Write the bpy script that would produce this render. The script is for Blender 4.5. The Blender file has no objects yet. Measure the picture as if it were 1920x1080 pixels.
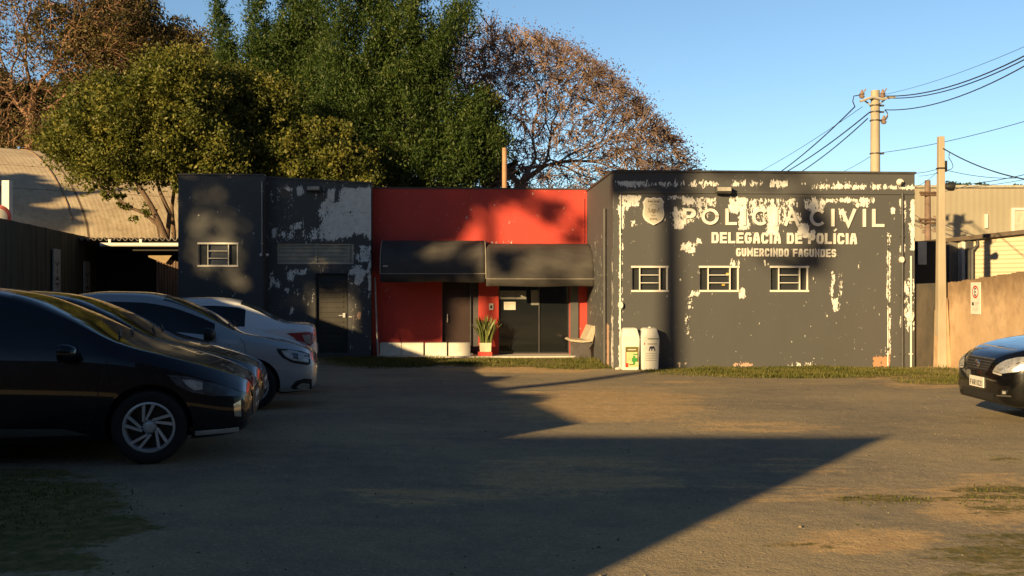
import bpy, math, random
import numpy as np
from mathutils import Vector, Matrix
from mathutils.bvhtree import BVHTree
R = math.radians
rng = np.random.default_rng(7)
random.seed(7)
SC = bpy.context.scene
COL = SC.collection
# ---------------------------------------------------------------- camera
CAMZ, FPX = 1.55, 1850.0
cd = bpy.data.cameras.new("camera"); cam = bpy.data.objects.new("camera", cd); COL.objects.link(cam)
cam.location = (0, 0, CAMZ); cam.rotation_euler = (R(90), 0, 0)
cd.sensor_width = 36; cd.lens = 36 * FPX / 1920; cd.clip_end = 3000; cd.clip_start = .05
SC.camera = cam
# ---------------------------------------------------------------- sky and sun
SUN_EL, SUN_AZ = 14.0, 35.0        # sun stands behind the camera to the left
w = bpy.data.worlds.new("World"); SC.world = w; w.use_nodes = True
nt = w.node_tree; nt.nodes.clear()
sk = nt.nodes.new('ShaderNodeTexSky'); sk.sky_type = 'NISHITA'; sk.sun_disc = False
sk.sun_elevation = R(SUN_EL); sk.sun_rotation = R(180 + SUN_AZ)
sk.altitude = 600; sk.air_density = 1.0; sk.dust_density = .3; sk.ozone_density = 3.0
bg = nt.nodes.new('ShaderNodeBackground'); bg.inputs[1].default_value = .036
wo = nt.nodes.new('ShaderNodeOutputWorld')
# the sky opposite a low sun is brightest near the horizon: lift it there, by compass direction and height
tc = nt.nodes.new('ShaderNodeTexCoord'); sx = nt.nodes.new('ShaderNodeSeparateXYZ'); nt.links.new(tc.outputs['Generated'], sx.inputs[0])
def _mr(src, p, q, r_, s_):
    x = nt.nodes.new('ShaderNodeMapRange'); x.interpolation_type = 'SMOOTHSTEP'
    for i, k in enumerate((p, q, r_, s_)): x.inputs[i+1].default_value = k
    nt.links.new(src, x.inputs[0]); return x.outputs[0]
mu = nt.nodes.new('ShaderNodeMath'); mu.operation = 'MULTIPLY'; nt.links.new(_mr(sx.outputs['Z'], .30, .50, 1, 0), mu.inputs[0]); nt.links.new(_mr(sx.outputs['Y'], -.1, .6, 0, 1), mu.inputs[1])
mx_ = nt.nodes.new('ShaderNodeMix'); mx_.data_type = 'RGBA'; mx_.blend_type = 'MULTIPLY'; mx_.inputs[0].default_value = 1
tn_ = nt.nodes.new('ShaderNodeMix'); tn_.data_type = 'RGBA'; nt.links.new(mu.outputs[0], tn_.inputs[0]); tn_.inputs[6].default_value = (1, 1, 1, 1); tn_.inputs[7].default_value = (2.95, 2.92, 2.76, 1)
nt.links.new(sk.outputs[0], mx_.inputs[6]); nt.links.new(tn_.outputs[2], mx_.inputs[7])
nt.links.new(mx_.outputs[2], bg.inputs[0]); nt.links.new(bg.outputs[0], wo.inputs[0])
ld = bpy.data.lights.new("sun", 'SUN'); lo = bpy.data.objects.new("sun", ld); COL.objects.link(lo)
ld.energy = 5.0; ld.angle = R(.53); ld.color = (1, .70, .33)
SDIR = Vector((math.sin(R(SUN_AZ)) * math.cos(R(SUN_EL)), math.cos(R(SUN_AZ)) * math.cos(R(SUN_EL)), -math.sin(R(SUN_EL))))
lo.rotation_euler = SDIR.to_track_quat('-Z', 'Y').to_euler(); lo.location = (-30, -40, 20)
SC.view_settings.view_transform = 'Standard'; SC.view_settings.look = 'None'
SC.view_settings.exposure = 0.75; SC.view_settings.gamma = 1
# ---------------------------------------------------------------- pixel / plane helpers
TH = R(3.22)                         # the building's frame is turned by this angle
CT, ST = math.cos(TH), math.sin(TH)
def gz(y):
    t = min(1, max(0, (y - 9.) / 12.)); t = t * t * (3 - 2 * t)
    return -.20 * t
def gx(x, y):                        # the yard also climbs a little towards the parked cars
    return gz(y) + .10*min(1, max(0, (-x-.3)/2.))*min(1, max(0, (13.5-y)/5.))
def bp(px, py, v):                   # pixel on the plane v of the building frame -> u, z
    u = v * math.tan(math.atan((px - 960) / FPX) + TH); Y = u * ST + v * CT
    return u, CAMZ + (540 - py) / FPX * Y
def bpx(u, v, z):                    # building frame -> pixel
    X = u * CT - v * ST; Y = u * ST + v * CT
    return 960 + FPX * X / Y, 540 - (z - CAMZ) / Y * FPX
def wp(px, py, Y): return ((px - 960) / FPX * Y, Y, CAMZ + (540 - py) / FPX * Y)
def wpx(X, Y, Z): return 960 + FPX * X / Y, 540 - (Z - CAMZ) / Y * FPX
# ---------------------------------------------------------------- object helpers
ORG = {}
def tag(o, label=None, cat=None, group=None, kind=None):
    for k, v in (('label', label), ('category', cat), ('group', group), ('kind', kind)):
        if v: o[k] = v
    return o
def thing(name, label, cat, origin=(0, 0, 0), rot=0., group=None):
    o = bpy.data.objects.new(name, None); COL.objects.link(o); o.empty_display_size = .2
    c, s = math.cos(rot), math.sin(rot); x, y, z = origin
    o.location = (x * c - y * s, x * s + y * c, z); o.rotation_euler = (0, 0, rot)
    ORG[o.name] = Vector(origin); return tag(o, label, cat, group)
class MB:
    def __init__(s): s.v = []; s.f = []; s.m = []; s.smooth = False
    def add(s, vs, fs, m=0):
        b = len(s.v); s.v += [tuple(p) for p in vs]; s.f += [tuple(i + b for i in f) for f in fs]; s.m += [m] * len(fs); return s
    def box(s, x0, x1, y0, y1, z0, z1, m=0):
        return s.add([(x0,y0,z0),(x1,y0,z0),(x1,y1,z0),(x0,y1,z0),(x0,y0,z1),(x1,y0,z1),(x1,y1,z1),(x0,y1,z1)],
            [(0,3,2,1),(4,5,6,7),(0,1,5,4),(1,2,6,5),(2,3,7,6),(3,0,4,7)], m)
    def hexa(s, b, t, m=0):          # bottom 4, top 4 (ccw)
        return s.add(list(b) + list(t), [(0,3,2,1),(4,5,6,7),(0,1,5,4),(1,2,6,5),(2,3,7,6),(3,0,4,7)], m)
    def prism(s, poly, axis, a, b, m=0):   # poly in the two other axes
        def P(p, t): return {'x': (t, p[0], p[1]), 'y': (p[0], t, p[1]), 'z': (p[0], p[1], t)}[axis]
        n = len(poly); vs = [P(p, a) for p in poly] + [P(p, b) for p in poly]
        return s.add(vs, [tuple(range(n))[::-1], tuple(range(n, 2 * n))] + [(i, (i+1) % n, n+(i+1) % n, n+i) for i in range(n)], m)
    def tube(s, pts, r, n=8, m=0, cap=True):
        pts = [Vector(p) for p in pts]; rs = r if hasattr(r, '__len__') else [r] * len(pts)
        rings = []; prev = None
        for i, p in enumerate(pts):
            d = (pts[min(i+1, len(pts)-1)] - pts[max(i-1, 0)]).normalized()
            if prev is None:
                a = Vector((0, 0, 1)) if abs(d.z) < .9 else Vector((1, 0, 0)); e1 = d.cross(a).normalized()
            else: e1 = (prev - d * prev.dot(d)).normalized()
            prev = e1; e2 = d.cross(e1)
            rings.append([p + (e1 * math.cos(2*math.pi*k/n) + e2 * math.sin(2*math.pi*k/n)) * rs[i] for k in range(n)])
        vs = [q for ring in rings for q in ring]; fs = []
        for i in range(len(pts) - 1):
            for k in range(n): fs.append((i*n+k, i*n+(k+1) % n, (i+1)*n+(k+1) % n, (i+1)*n+k))
        if cap: fs += [tuple(range(n))[::-1], tuple(range((len(pts)-1)*n, len(pts)*n))]
        return s.add(vs, fs, m)
    def lathe(s, prof, c, axis='z', n=24, m=0, sy=1.):
        vs = []; fs = []
        for r, h in prof:
            for k in range(n):
                a = 2*math.pi*k/n; p, q = r*math.cos(a), r*math.sin(a)*sy
                o = {'z': (p, q, h), 'y': (p, h, q), 'x': (h, p, q)}[axis]
                vs.append((c[0]+o[0], c[1]+o[1], c[2]+o[2]))
        for i in range(len(prof)-1):
            for k in range(n): fs.append((i*n+k, i*n+(k+1) % n, (i+1)*n+(k+1) % n, (i+1)*n+k))
        return s.add(vs, fs, m)
    def ball(s, c, rx, ry, rz, n=12, m=0):
        vs = [(c[0], c[1], c[2]-rz)]; fs = []; k2 = n // 2
        for i in range(1, k2):
            a = math.pi*i/k2 - math.pi/2
            for k in range(n):
                b = 2*math.pi*k/n; vs.append((c[0]+rx*math.cos(a)*math.cos(b), c[1]+ry*math.cos(a)*math.sin(b), c[2]+rz*math.sin(a)))
        vs.append((c[0], c[1], c[2]+rz)); T = len(vs)-1
        for k in range(n):
            fs.append((0, 1+(k+1) % n, 1+k)); fs.append((T, T-n+k, T-n+(k+1) % n))
        for i in range(k2-2):
            for k in range(n): fs.append((1+i*n+k, 1+i*n+(k+1) % n, 1+(i+1)*n+(k+1) % n, 1+(i+1)*n+k))
        return s.add(vs, fs, m)
def part(name, mb, mat, parent=None, bevel=0, smooth=None, mats=None):
    me = bpy.data.meshes.new(name)
    og = Vector((0, 0, 0))
    if parent is not None:
        r = parent
        while r.parent is not None: r = r.parent
        og = ORG.get(r.name, og)
    me.from_pydata([(x-og.x, y-og.y, z-og.z) for x, y, z in mb.v], [], mb.f)
    for mt in (mats or [mat]): me.materials.append(mt)
    if mats: me.polygons.foreach_set('material_index', mb.m)
    if smooth is not None:
        me.polygons.foreach_set('use_smooth', [True] * len(me.polygons)); me.set_sharp_from_angle(angle=R(smooth))
    me.update()
    o = bpy.data.objects.new(name, me); COL.objects.link(o)
    if parent is not None: o.parent = parent
    if bevel:
        b = o.modifiers.new('bevel', 'BEVEL'); b.width = bevel; b.segments = 2; b.limit_method = 'ANGLE'
    return o
def solo(name, label, cat, mb, mat, origin=(0, 0, 0), rot=0., group=None, kind=None, **kw):
    """a thing that is one mesh"""
    mb.v = [(x-origin[0], y-origin[1], z-origin[2]) for x, y, z in mb.v]
    o = part(name, mb, mat, None, **kw)
    c, s = math.cos(rot), math.sin(rot); x, y, z = origin
    o.location = (x*c-y*s, x*s+y*c, z); o.rotation_euler = (0, 0, rot)
    return tag(o, label, cat, group, kind)
def fastmesh(name, V, F, mat, smooth=False):    # V (n,3) F (m,k) numpy
    me = bpy.data.meshes.new(name); k = F.shape[1]
    me.vertices.add(len(V)); me.vertices.foreach_set('co', V.astype(np.float32).ravel())
    me.loops.add(F.size); me.loops.foreach_set('vertex_index', F.astype(np.int32).ravel())
    me.polygons.add(len(F)); me.polygons.foreach_set('loop_start', np.arange(0, F.size, k, dtype=np.int32))
    me.update(calc_edges=True); me.materials.append(mat)
    if smooth: me.polygons.foreach_set('use_smooth', np.ones(len(F), bool))
    return me
def attr(me, name, vals):
    a = me.attributes.new(name, 'FLOAT', 'POINT'); a.data.foreach_set('value', np.asarray(vals, np.float32).ravel())
# ---------------------------------------------------------------- materials
def nodes(name):
    m = bpy.data.materials.new(name); m.use_nodes = True; t = m.node_tree
    return m, t, t.nodes['Principled BSDF']
class NT:
    def __init__(s, name): s.m, s.t, s.b = nodes(name); s.co = s.t.nodes.new('ShaderNodeTexCoord')
    def n(s, typ, **kw):
        x = s.t.nodes.new(typ)
        for k, v in kw.items(): setattr(x, k, v)
        return x
    def l(s, a, b): s.t.links.new(a, b)
    def noise(s, scale, detail=4, rough=.55, stretch=(1, 1, 1), off=0):
        mp = s.n('ShaderNodeMapping'); mp.inputs['Scale'].default_value = stretch; mp.inputs['Location'].default_value = (off, off*.7, off*1.3)
        s.l(s.co.outputs['Object'], mp.inputs[0]); x = s.n('ShaderNodeTexNoise')
        x.inputs['Scale'].default_value = scale; x.inputs['Detail'].default_value = detail; x.inputs['Roughness'].default_value = rough
        s.l(mp.outputs[0], x.inputs['Vector']); return x.outputs['Fac']
    def rng(s, v, a, b, c=0, d=1, smooth=False):
        x = s.n('ShaderNodeMapRange'); x.interpolation_type = 'SMOOTHSTEP' if smooth else 'LINEAR'
        for i, k in enumerate((a, b, c, d)): x.inputs[i+1].default_value = k
        s.l(v, x.inputs[0]); return x.outputs[0]
    def math(s, op, a, b=None):
        x = s.n('ShaderNodeMath', operation=op)
        for i, k in enumerate((a, b)):
            if k is None: continue
            if isinstance(k, (int, float)): x.inputs[i].default_value = k
            else: s.l(k, x.inputs[i])
        return x.outputs[0]
    def mix(s, f, a, b):
        x = s.n('ShaderNodeMix', data_type='RGBA')
        for k, sock in ((f, x.inputs[0]), (a, x.inputs[6]), (b, x.inputs[7])):
            if isinstance(k, (int, float)): sock.default_value = k
            elif isinstance(k, tuple): sock.default_value = (*k, 1)
            else: s.l(k, sock)
        return x.outputs[2]
    def at(s, name): x = s.n('ShaderNodeAttribute'); x.attribute_name = name; return x.outputs['Fac']
    def bump(s, h, st=.3, d=.01):
        x = s.n('ShaderNodeBump'); x.inputs['Strength'].default_value = st; x.inputs['Distance'].default_value = d
        s.l(h, x.inputs['Height']); s.l(x.outputs[0], s.b.inputs['Normal'])
    def col(s, c):
        if isinstance(c, tuple): s.b.inputs['Base Color'].default_value = (*c, 1)
        else: s.l(c, s.b.inputs['Base Color'])
    def set(s, **kw):
        for k, v in kw.items(): s.b.inputs[k.replace('_', ' ')].default_value = v
def plain(name, c, rough=.6, var=.18, scale=6, metal=0, bump=.15, coat=0, spec=.5, stretch=(1, 1, 1)):
    g = NT(name); f = g.noise(scale, 5, .6, stretch); f = g.rng(f, .3, .7)
    g.col(g.mix(f, tuple(k*(1-var) for k in c), tuple(min(1, k*(1+var)) for k in c)))
    g.set(Roughness=rough, Metallic=metal, Coat_Weight=coat, Specular_IOR_Level=spec)
    if bump: g.bump(g.noise(scale*6, 3), bump, .005)
    return g.m
def peelmat(name, base, under=(.88, .87, .82), third=None):
    """old paint flaking off white filler; the 'peel' attribute says where most of it has come off"""
    g = NT(name)
    n = g.math('ADD', g.math('MULTIPLY', g.noise(6.5, 6, .66, (1.5, 1, .6)), .56), g.math('MULTIPLY', g.noise(24, 4, .65, (1.3, 1, .65), 3), .44))
    n = g.rng(n, .36, .64)
    k = g.math('ADD', g.math('ADD', n, g.at('peel')), -1.0)
    mask = g.rng(k, -.015, .03)
    grime = g.rng(g.noise(1.3, 6, .65, (1, 1, .45), 9), .35, .7)
    fine = g.rng(g.noise(45, 3, .6, (1, 1, 1), 2), .3, .7)
    b = g.mix(grime, base, tuple(c*.80+.01 for c in base)); b = g.mix(g.math('MULTIPLY', fine, .25), b, tuple(c*1.35 for c in base))
    u = g.mix(g.rng(g.noise(9, 4, .6, (1, 1, 1), 5), .35, .7), under, tuple(c*.78 for c in under))
    u = g.mix(g.at('brick'), u, (.50, .26, .15))
    g.col(g.mix(mask, b, u)); g.set(Roughness=.62, Specular_IOR_Level=.35)
    g.bump(g.math('SUBTRACT', g.math('MULTIPLY', fine, .3), mask), .5, .006)
    return g.m
MAT = {}
MAT['grey_peel'] = peelmat('flaking charcoal paint', (.088, .090, .092))
MAT['grey_paint'] = plain('charcoal wall paint', (.088, .090, .092), .62, .12, 2.2, bump=.2)
MAT['red_peel'] = peelmat('red wall paint', (.60, .062, .045))
MAT['red'] = plain('red paint', (.60, .062, .045), .55, .1, 2.5)
MAT['white'] = plain('white enamel', (.74, .72, .66), .5, .08, 4)
MAT['whitewall'] = plain('whitewashed masonry', (.62, .60, .54), .8, .15, 3, bump=.4)
MAT['letter'] = plain('white lettering', (.80, .78, .72), .5, .08, 8)
MAT['dark'] = plain('dark steel', (.02, .02, .022), .45, .2, 5)
MAT['darkgrey'] = plain('grey steel', (.07, .07, .072), .5, .2, 5)
MAT['canvas'] = plain('charcoal awning canvas', (.062, .056, .052), .75, .24, 2.2, bump=.4, stretch=(1, 1, 2.5))
MAT['piping'] = plain('pale awning piping', (.42, .38, .32), .6)
MAT['concrete'] = plain('pole concrete', (.42, .36, .27), .85, .2, 3, bump=.5, stretch=(1, 1, .3))
MAT['benchstone'] = plain('ground stone bench', (.50, .42, .32), .7, .25, 20, bump=.4)
MAT['benchleg'] = plain('bench leg concrete', (.09, .08, .08), .8, .2, 12)
MAT['wood'] = plain('weathered timber', (.16, .10, .065), .8, .35, 5, bump=.5, stretch=(3, 3, .3))
MAT['corr'] = plain('fibre cement sheet', (.18, .16, .14), .85, .3, 2, bump=.3)
MAT['wire'] = plain('black cable', (.03, .03, .035), .5, .1, 5, bump=0)
MAT['ceramic'] = plain('porcelain', (.30, .22, .18), .35, .2, 12, bump=0)
MAT['rubber'] = plain('tyre rubber', (.018, .018, .019), .75, .2, 15)
MAT['blacktrim'] = plain('black plastic trim', (.012, .012, .013), .5, .2, 10, bump=0)
MAT['paper'] = plain('paper notice', (.62, .60, .52), .8, .1, 9, bump=0)
MAT['bin'] = plain('white bin plastic', (.76, .76, .70), .42, .07, 6, bump=.1)
MAT['ink'] = plain('black print', (.03, .03, .035), .6, .1, 9, bump=0)
MAT['redink'] = plain('red print', (.55, .05, .04), .5, .1, 9, bump=0)
MAT['green'] = plain('green print', (.05, .30, .06), .5, .2, 9, bump=0)
MAT['olive'] = plain('olive print', (.16, .13, .03), .5, .2, 9, bump=0)
MAT['faded'] = plain('faded print', (.42, .40, .36), .6, .2, 9, bump=0)
MAT['bark'] = plain('bark', (.13, .085, .055), .9, .35, 4, bump=.6, stretch=(2, 2, .5))
MAT['palebark'] = plain('pale twigs', (.20, .14, .10), .9, .3, 3, bump=0)
def glassmat(name, c=(.012, .014, .016), rough=.04):
    g = NT(name); g.col(c); g.set(Roughness=rough, Specular_IOR_Level=.6); f = g.noise(2, 3)
    g.l(g.rng(f, .3, .7, rough, rough*2.5), g.b.inputs['Roughness']); return g.m
MAT['glass'] = glassmat('dark tinted glass')
MAT['pane'] = glassmat('window pane', (.035, .038, .04), .12)
def paintmat(name, c, metal=.0, rough=.28, dust=.2):
    g = NT(name); f = g.rng(g.noise(3.5, 5, .6), .4, .75)
    g.col(g.mix(g.math('MULTIPLY', f, dust), c, (.20, .18, .15))); g.set(Metallic=metal, Coat_Weight=1., Coat_Roughness=.03, Specular_IOR_Level=.2)
    g.l(g.rng(f, 0, 1, rough, rough+.15), g.b.inputs['Roughness']); return g.m
MAT['p_navy'] = paintmat('deep blue black car paint', (.003, .004, .010), dust=.012, rough=.22)
MAT['p_black'] = paintmat('black car paint', (.003, .003, .0035), dust=.012, rough=.22)
MAT['p_silver'] = paintmat('silver car paint', (.47, .50, .53), .35, .3, .03)
MAT['p_white'] = paintmat('white car paint', (.88, .89, .90), dust=.02)
MAT['alloy'] = plain('wheel alloy', (.66, .67, .68), .35, .1, 9, metal=.25, bump=0)
MAT['chrome'] = plain('chrome', (.8, .8, .8), .12, .05, 9, metal=1, bump=0)
MAT['lamp'] = plain('headlight lens', (.62, .62, .60), .12, .35, 26, metal=.55, bump=.5, coat=1)
MAT['lampdark'] = plain('smoked headlight lens', (.12, .14, .17), .1, .4, 22, metal=.6, bump=.3, coat=1)
MAT['tail'] = plain('red tail lamp lens', (.38, .03, .035), .15, .3, 22, bump=.2, coat=1)
MAT['tailclear'] = plain('clear tail lamp lens', (.42, .36, .32), .15, .3, 22, bump=.2, coat=1)
def leafmat(name, c1, c2, c3, trans=.35, rough=.5):
    g = NT(name); a = g.at('tint'); r = g.n('ShaderNodeValToRGB'); e = r.color_ramp.elements
    e[0].position = .0; e[0].color = (*c1, 1); e[1].position = 1; e[1].color = (*c3, 1); k = e.new(.5); k.color = (*c2, 1)
    g.l(a, r.inputs[0]); g.col(r.outputs[0]); g.set(Roughness=rough, Specular_IOR_Level=.35)
    tr = g.n('ShaderNodeBsdfTranslucent'); g.l(r.outputs[0], tr.inputs[0]); mx = g.n('ShaderNodeMixShader'); mx.inputs[0].default_value = trans
    out = [n for n in g.t.nodes if n.type == 'OUTPUT_MATERIAL'][0]
    g.l(g.b.outputs[0], mx.inputs[1]); g.l(tr.outputs[0], mx.inputs[2]); g.l(mx.outputs[0], out.inputs[0]); return g.m
MAT['leaf_olive'] = leafmat('broad olive leaves', (.055, .075, .014), (.135, .155, .028), (.29, .27, .06))
MAT['leaf_dark'] = leafmat('feathery dark leaves', (.022, .052, .012), (.058, .102, .021), (.12, .165, .04))
MAT['leaf_brown'] = leafmat('dry russet leaves', (.075, .046, .034), (.135, .080, .055), (.23, .125, .07), .2)
MAT['leaf_tan'] = leafmat('dry olive brown leaves', (.06, .052, .02), (.12, .10, .036), (.22, .16, .06), .25)
MAT['leaf_deep'] = leafmat('deep green leaves', (.010, .016, .006), (.025, .032, .010), (.05, .055, .018), .2)  # darkest leaf colours, for the rearmost crowns
MAT['grass'] = leafmat('verge grass', (.05, .07, .015), (.13, .14, .03), (.30, .24, .09), .3, .7)
MAT['snake'] = leafmat('snake plant leaves', (.07, .10, .03), (.22, .26, .08), (.40, .42, .17), .15, .4)
# ================================================================ GROUND
def boxes(px, py, L):
    px = np.asarray(px, float); py = np.asarray(py, float); D = np.zeros_like(px)
    for x0, y0, x1, y1, val, sf in L:
        a = np.clip(np.minimum(px - x0, x1 - px) / sf + .5, 0, 1); b = np.clip(np.minimum(py - y0, y1 - py) / sf + .5, 0, 1)
        D = np.maximum(D, val * a * b)
    return D
def ells(px, py, L):
    px = np.asarray(px, float); py = np.asarray(py, float); D = np.zeros_like(px)
    for x, y, rx, ry, val in L:
        d = ((px-x)/rx)**2 + ((py-y)/ry)**2; D = np.maximum(D, val * np.clip(1.25 - d, 0, 1))
    return D
GREEN = [(1500,697,330,13,.78),(1080,683,120,12,.74),(930,680,150,10,.74),(720,676,150,16,.82),(1800,712,150,14,.66),(1900,1050,230,60,.62),(1890,860,60,12,.5),
         (30,975,260,120,.95),(1650,940,160,20,.40),(1880,930,120,40,.5),(1560,1000,200,40,.36)]
DIRT = [(1130,760,230,40,.80),(980,692,170,9,.85),(1620,1012,170,30,.82),(1880,940,180,60,.66),(1750,720,130,12,.6),(1420,800,200,14,.55),(1500,930,260,30,.36),(1720,706,150,10,.5),(1280,790,160,22,.42),
        (1090,890,240,46,.60),(760,930,140,24,.45),(1500,870,120,16,.45),(900,925,130,30,.35),(1300,720,120,8,.3),(1350,985,120,30,.40)]
def ground():
    xs = np.unique(np.concatenate([[-700,-300,-120,-60,-30,-20], np.arange(-14, 16.01, .16), [20,30,60,120,300,700]]))
    ys = np.unique(np.concatenate([[-400,-150,-60,-30,-15,-6,0], np.arange(2, 28.01, .16), [32,40,60,100,200,400,900,2000]]))
    X, Y = np.meshgrid(xs, ys); Z = np.array([[gx(x, y) for x in xs] for y in ys])
    Z = Z + np.where((X > -14) & (X < 16) & (Y > 2) & (Y < 28), .012*np.sin(X*1.3+1)*np.sin(Y*.9), 0)
    V = np.stack([X, Y, Z], -1).reshape(-1, 3); n = len(xs); i = np.arange(len(ys)-1)[:, None]*n + np.arange(n-1)[None]
    F = np.stack([i, i+1, i+n+1, i+n], -1).reshape(-1, 4)
    g = NT('worn asphalt with dust'); 
    me = fastmesh('ground', V, F, g.m, True)
    Ys = np.maximum(V[:, 1], .5); px = 960 + FPX*V[:, 0]/Ys; py = 540 + FPX*(CAMZ - V[:, 2])/Ys
    near = (V[:, 1] > 2) & (V[:, 1] < 28)
    attr(me, 'green', np.where(near, ells(px, py, GREEN), 0)); attr(me, 'dirt', np.where(near, ells(px, py, DIRT), 0))
    fine = g.noise(55, 3, .7); med = g.noise(5, 5, .62); big = g.noise(.45, 6, .66, (.8, 1.3, 1), 2)
    str_ = g.noise(1.7, 6, .68, (.28, 1.25, 1), 4)
    nn = g.rng(g.math('ADD', g.math('MULTIPLY', str_, .7), g.math('MULTIPLY', g.noise(14, 3, .7), .3)), .34, .66)
    asph = g.mix(g.rng(big, .40, .60), (.27, .235, .175), (.44, .36, .225))
    asph = g.mix(g.math('MULTIPLY', g.rng(med, .35, .68), .45), asph, (.54, .43, .27))
    vo = g.n('ShaderNodeTexVoronoi'); vo.inputs['Scale'].default_value = 62; g.l(g.co.outputs['Object'], vo.inputs['Vector'])
    sp = g.math('GREATER_THAN', g.math('ADD', vo.outputs['Color'], 0), .80)
    asph = g.mix(g.math('MULTIPLY', sp, .45), asph, (.62, .50, .32))
    dm = g.rng(g.math('ADD', g.math('ADD', nn, g.at('dirt')), -.92), -.12, .18, 0, 1)
    c = g.mix(g.math('MULTIPLY', dm, .92), asph, g.mix(g.rng(med, .3, .7), (.60, .40, .20), (.80, .56, .28)))
    gm = g.rng(g.math('ADD', g.math('ADD', nn, g.at('green')), -1.), -.10, .10, 0, 1)
    c = g.mix(gm, c, g.mix(g.rng(g.noise(9, 4), .35, .65), (.13, .13, .03), (.30, .235, .08)))
    c = g.mix(g.rng(fine, .35, .7), c, g.mix(.35, c, (.06, .052, .04)))
    g.col(c); g.set(Roughness=.92, Specular_IOR_Level=.25); g.bump(g.math('ADD', g.math('MULTIPLY', fine, 1.), g.math('MULTIPLY', med, 2.)), .9, .012)
    o = bpy.data.objects.new('ground', me); COL.objects.link(o); tag(o, 'worn grey asphalt yard with dusty patches and thin weeds', 'ground', kind='structure')
ground()
def blades(name, label, areas, n, h0, h1, mat, seed):
    r = np.random.default_rng(seed); out = []
    pts = []
    for (x0, x1, y0, y1, dens) in areas:
        k = int(n * dens); pts.append(np.stack([r.uniform(x0, x1, k), r.uniform(y0, y1, k)], -1))
    P = np.concatenate(pts); z = np.array([gx(x, y) for x, y in P])
    px = 960 + FPX*P[:, 0]/P[:, 1]; py = 540 + FPX*(CAMZ - z)/P[:, 1]
    g = ells(px, py, GREEN)
    cl = .5 + .5*np.sin(P[:, 0]*3.1 + 2*np.sin(P[:, 1]*2.3)) * np.sin(P[:, 1]*4.7 + P[:, 0]*1.7)
    keep = r.random(len(P)) < np.clip(g*1.7 - .45, 0, 1) * (.45 + .55*cl)
    P = P[keep]; z = z[keep]; cl = cl[keep]; m = len(P)
    a = r.uniform(0, 2*np.pi, m); h = r.uniform(h0, h1, m) * (.45 + .5*cl + 1.1*np.clip(np.sin(P[:, 0]*1.3+2)*np.sin(P[:, 0]*3.7+P[:, 1]*2), 0, 1)**2); wd = r.uniform(.004, .009, m)*1.5; ln = r.uniform(.2, .9, m)*h
    d = np.stack([np.cos(a), np.sin(a)], -1); q = np.stack([-d[:, 1], d[:, 0]], -1)
    V = np.zeros((m, 3, 3)); V[:, 0, :2] = P - q*wd[:, None]; V[:, 1, :2] = P + q*wd[:, None]; V[:, 2, :2] = P + d*ln[:, None]*.6
    V[:, 0, 2] = V[:, 1, 2] = z - .01; V[:, 2, 2] = z + h
    me = fastmesh(name, V.reshape(-1, 3), np.arange(3*m).reshape(-1, 3), mat)
    attr(me, 'tint', np.repeat(np.clip(r.random(m)*.7 + .3*(1-cl), 0, 1), 3))
    o = bpy.data.objects.new(name, me); COL.objects.link(o); tag(o, label, 'grass', kind='stuff')
blades('grass', 'short dry green grass along the foot of the walls and at the yard edges', [(-6, 3.5, 20.5, 25.2, .30), (2.2, 13, 17.5, 21.9, .38)], 300000, .02, .075, MAT['grass'], 3)

def gravel(n):
    r = np.random.default_rng(9); X = r.uniform(-7, 11, n); Y = 4.8 + 17*r.random(n)**1.4; k = np.abs(X) < .56*Y; X, Y = X[k], Y[k]; m = len(X)
    S = r.uniform(.003, .009, m)*(1+.9*(r.random(m) > .96)); Z = np.array([gx(x, y) for x, y in zip(X, Y)]) + .012*np.sin(X*1.3+1)*np.sin(Y*.9)
    O = np.array([(1, 0, 0), (0, 1, 0), (-1, 0, 0), (0, -1, 0), (0, 0, .8), (0, 0, -.5)], float); V = np.stack([X, Y, Z+S*.3], -1)[:, None]+O[None]*S[:, None, None]*r.uniform(.6, 1.3, (m, 6, 1))
    T = np.array([(0, 1, 4), (1, 2, 4), (2, 3, 4), (3, 0, 4), (1, 0, 5), (2, 1, 5), (3, 2, 5), (0, 3, 5)]); F = (np.arange(m)[:, None, None]*6+T[None]).reshape(-1, 3)
    me = fastmesh('gravel', V.reshape(-1, 3), F, plain('loose grit', (.24, .20, .15), .9, .5, 3)); o = bpy.data.objects.new('gravel', me); COL.objects.link(o); tag(o, 'loose grit and small stones scattered over the yard', 'gravel', kind='stuff')
gravel(2600)
blades('grass', 'thin dry grass growing through the yard near the viewer', [(2.2, 5.6, 5.0, 10, .30), (-5, -1.9, 5.0, 9, .16)], 60000, .008, .028, MAT['grass'], 4)
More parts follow.
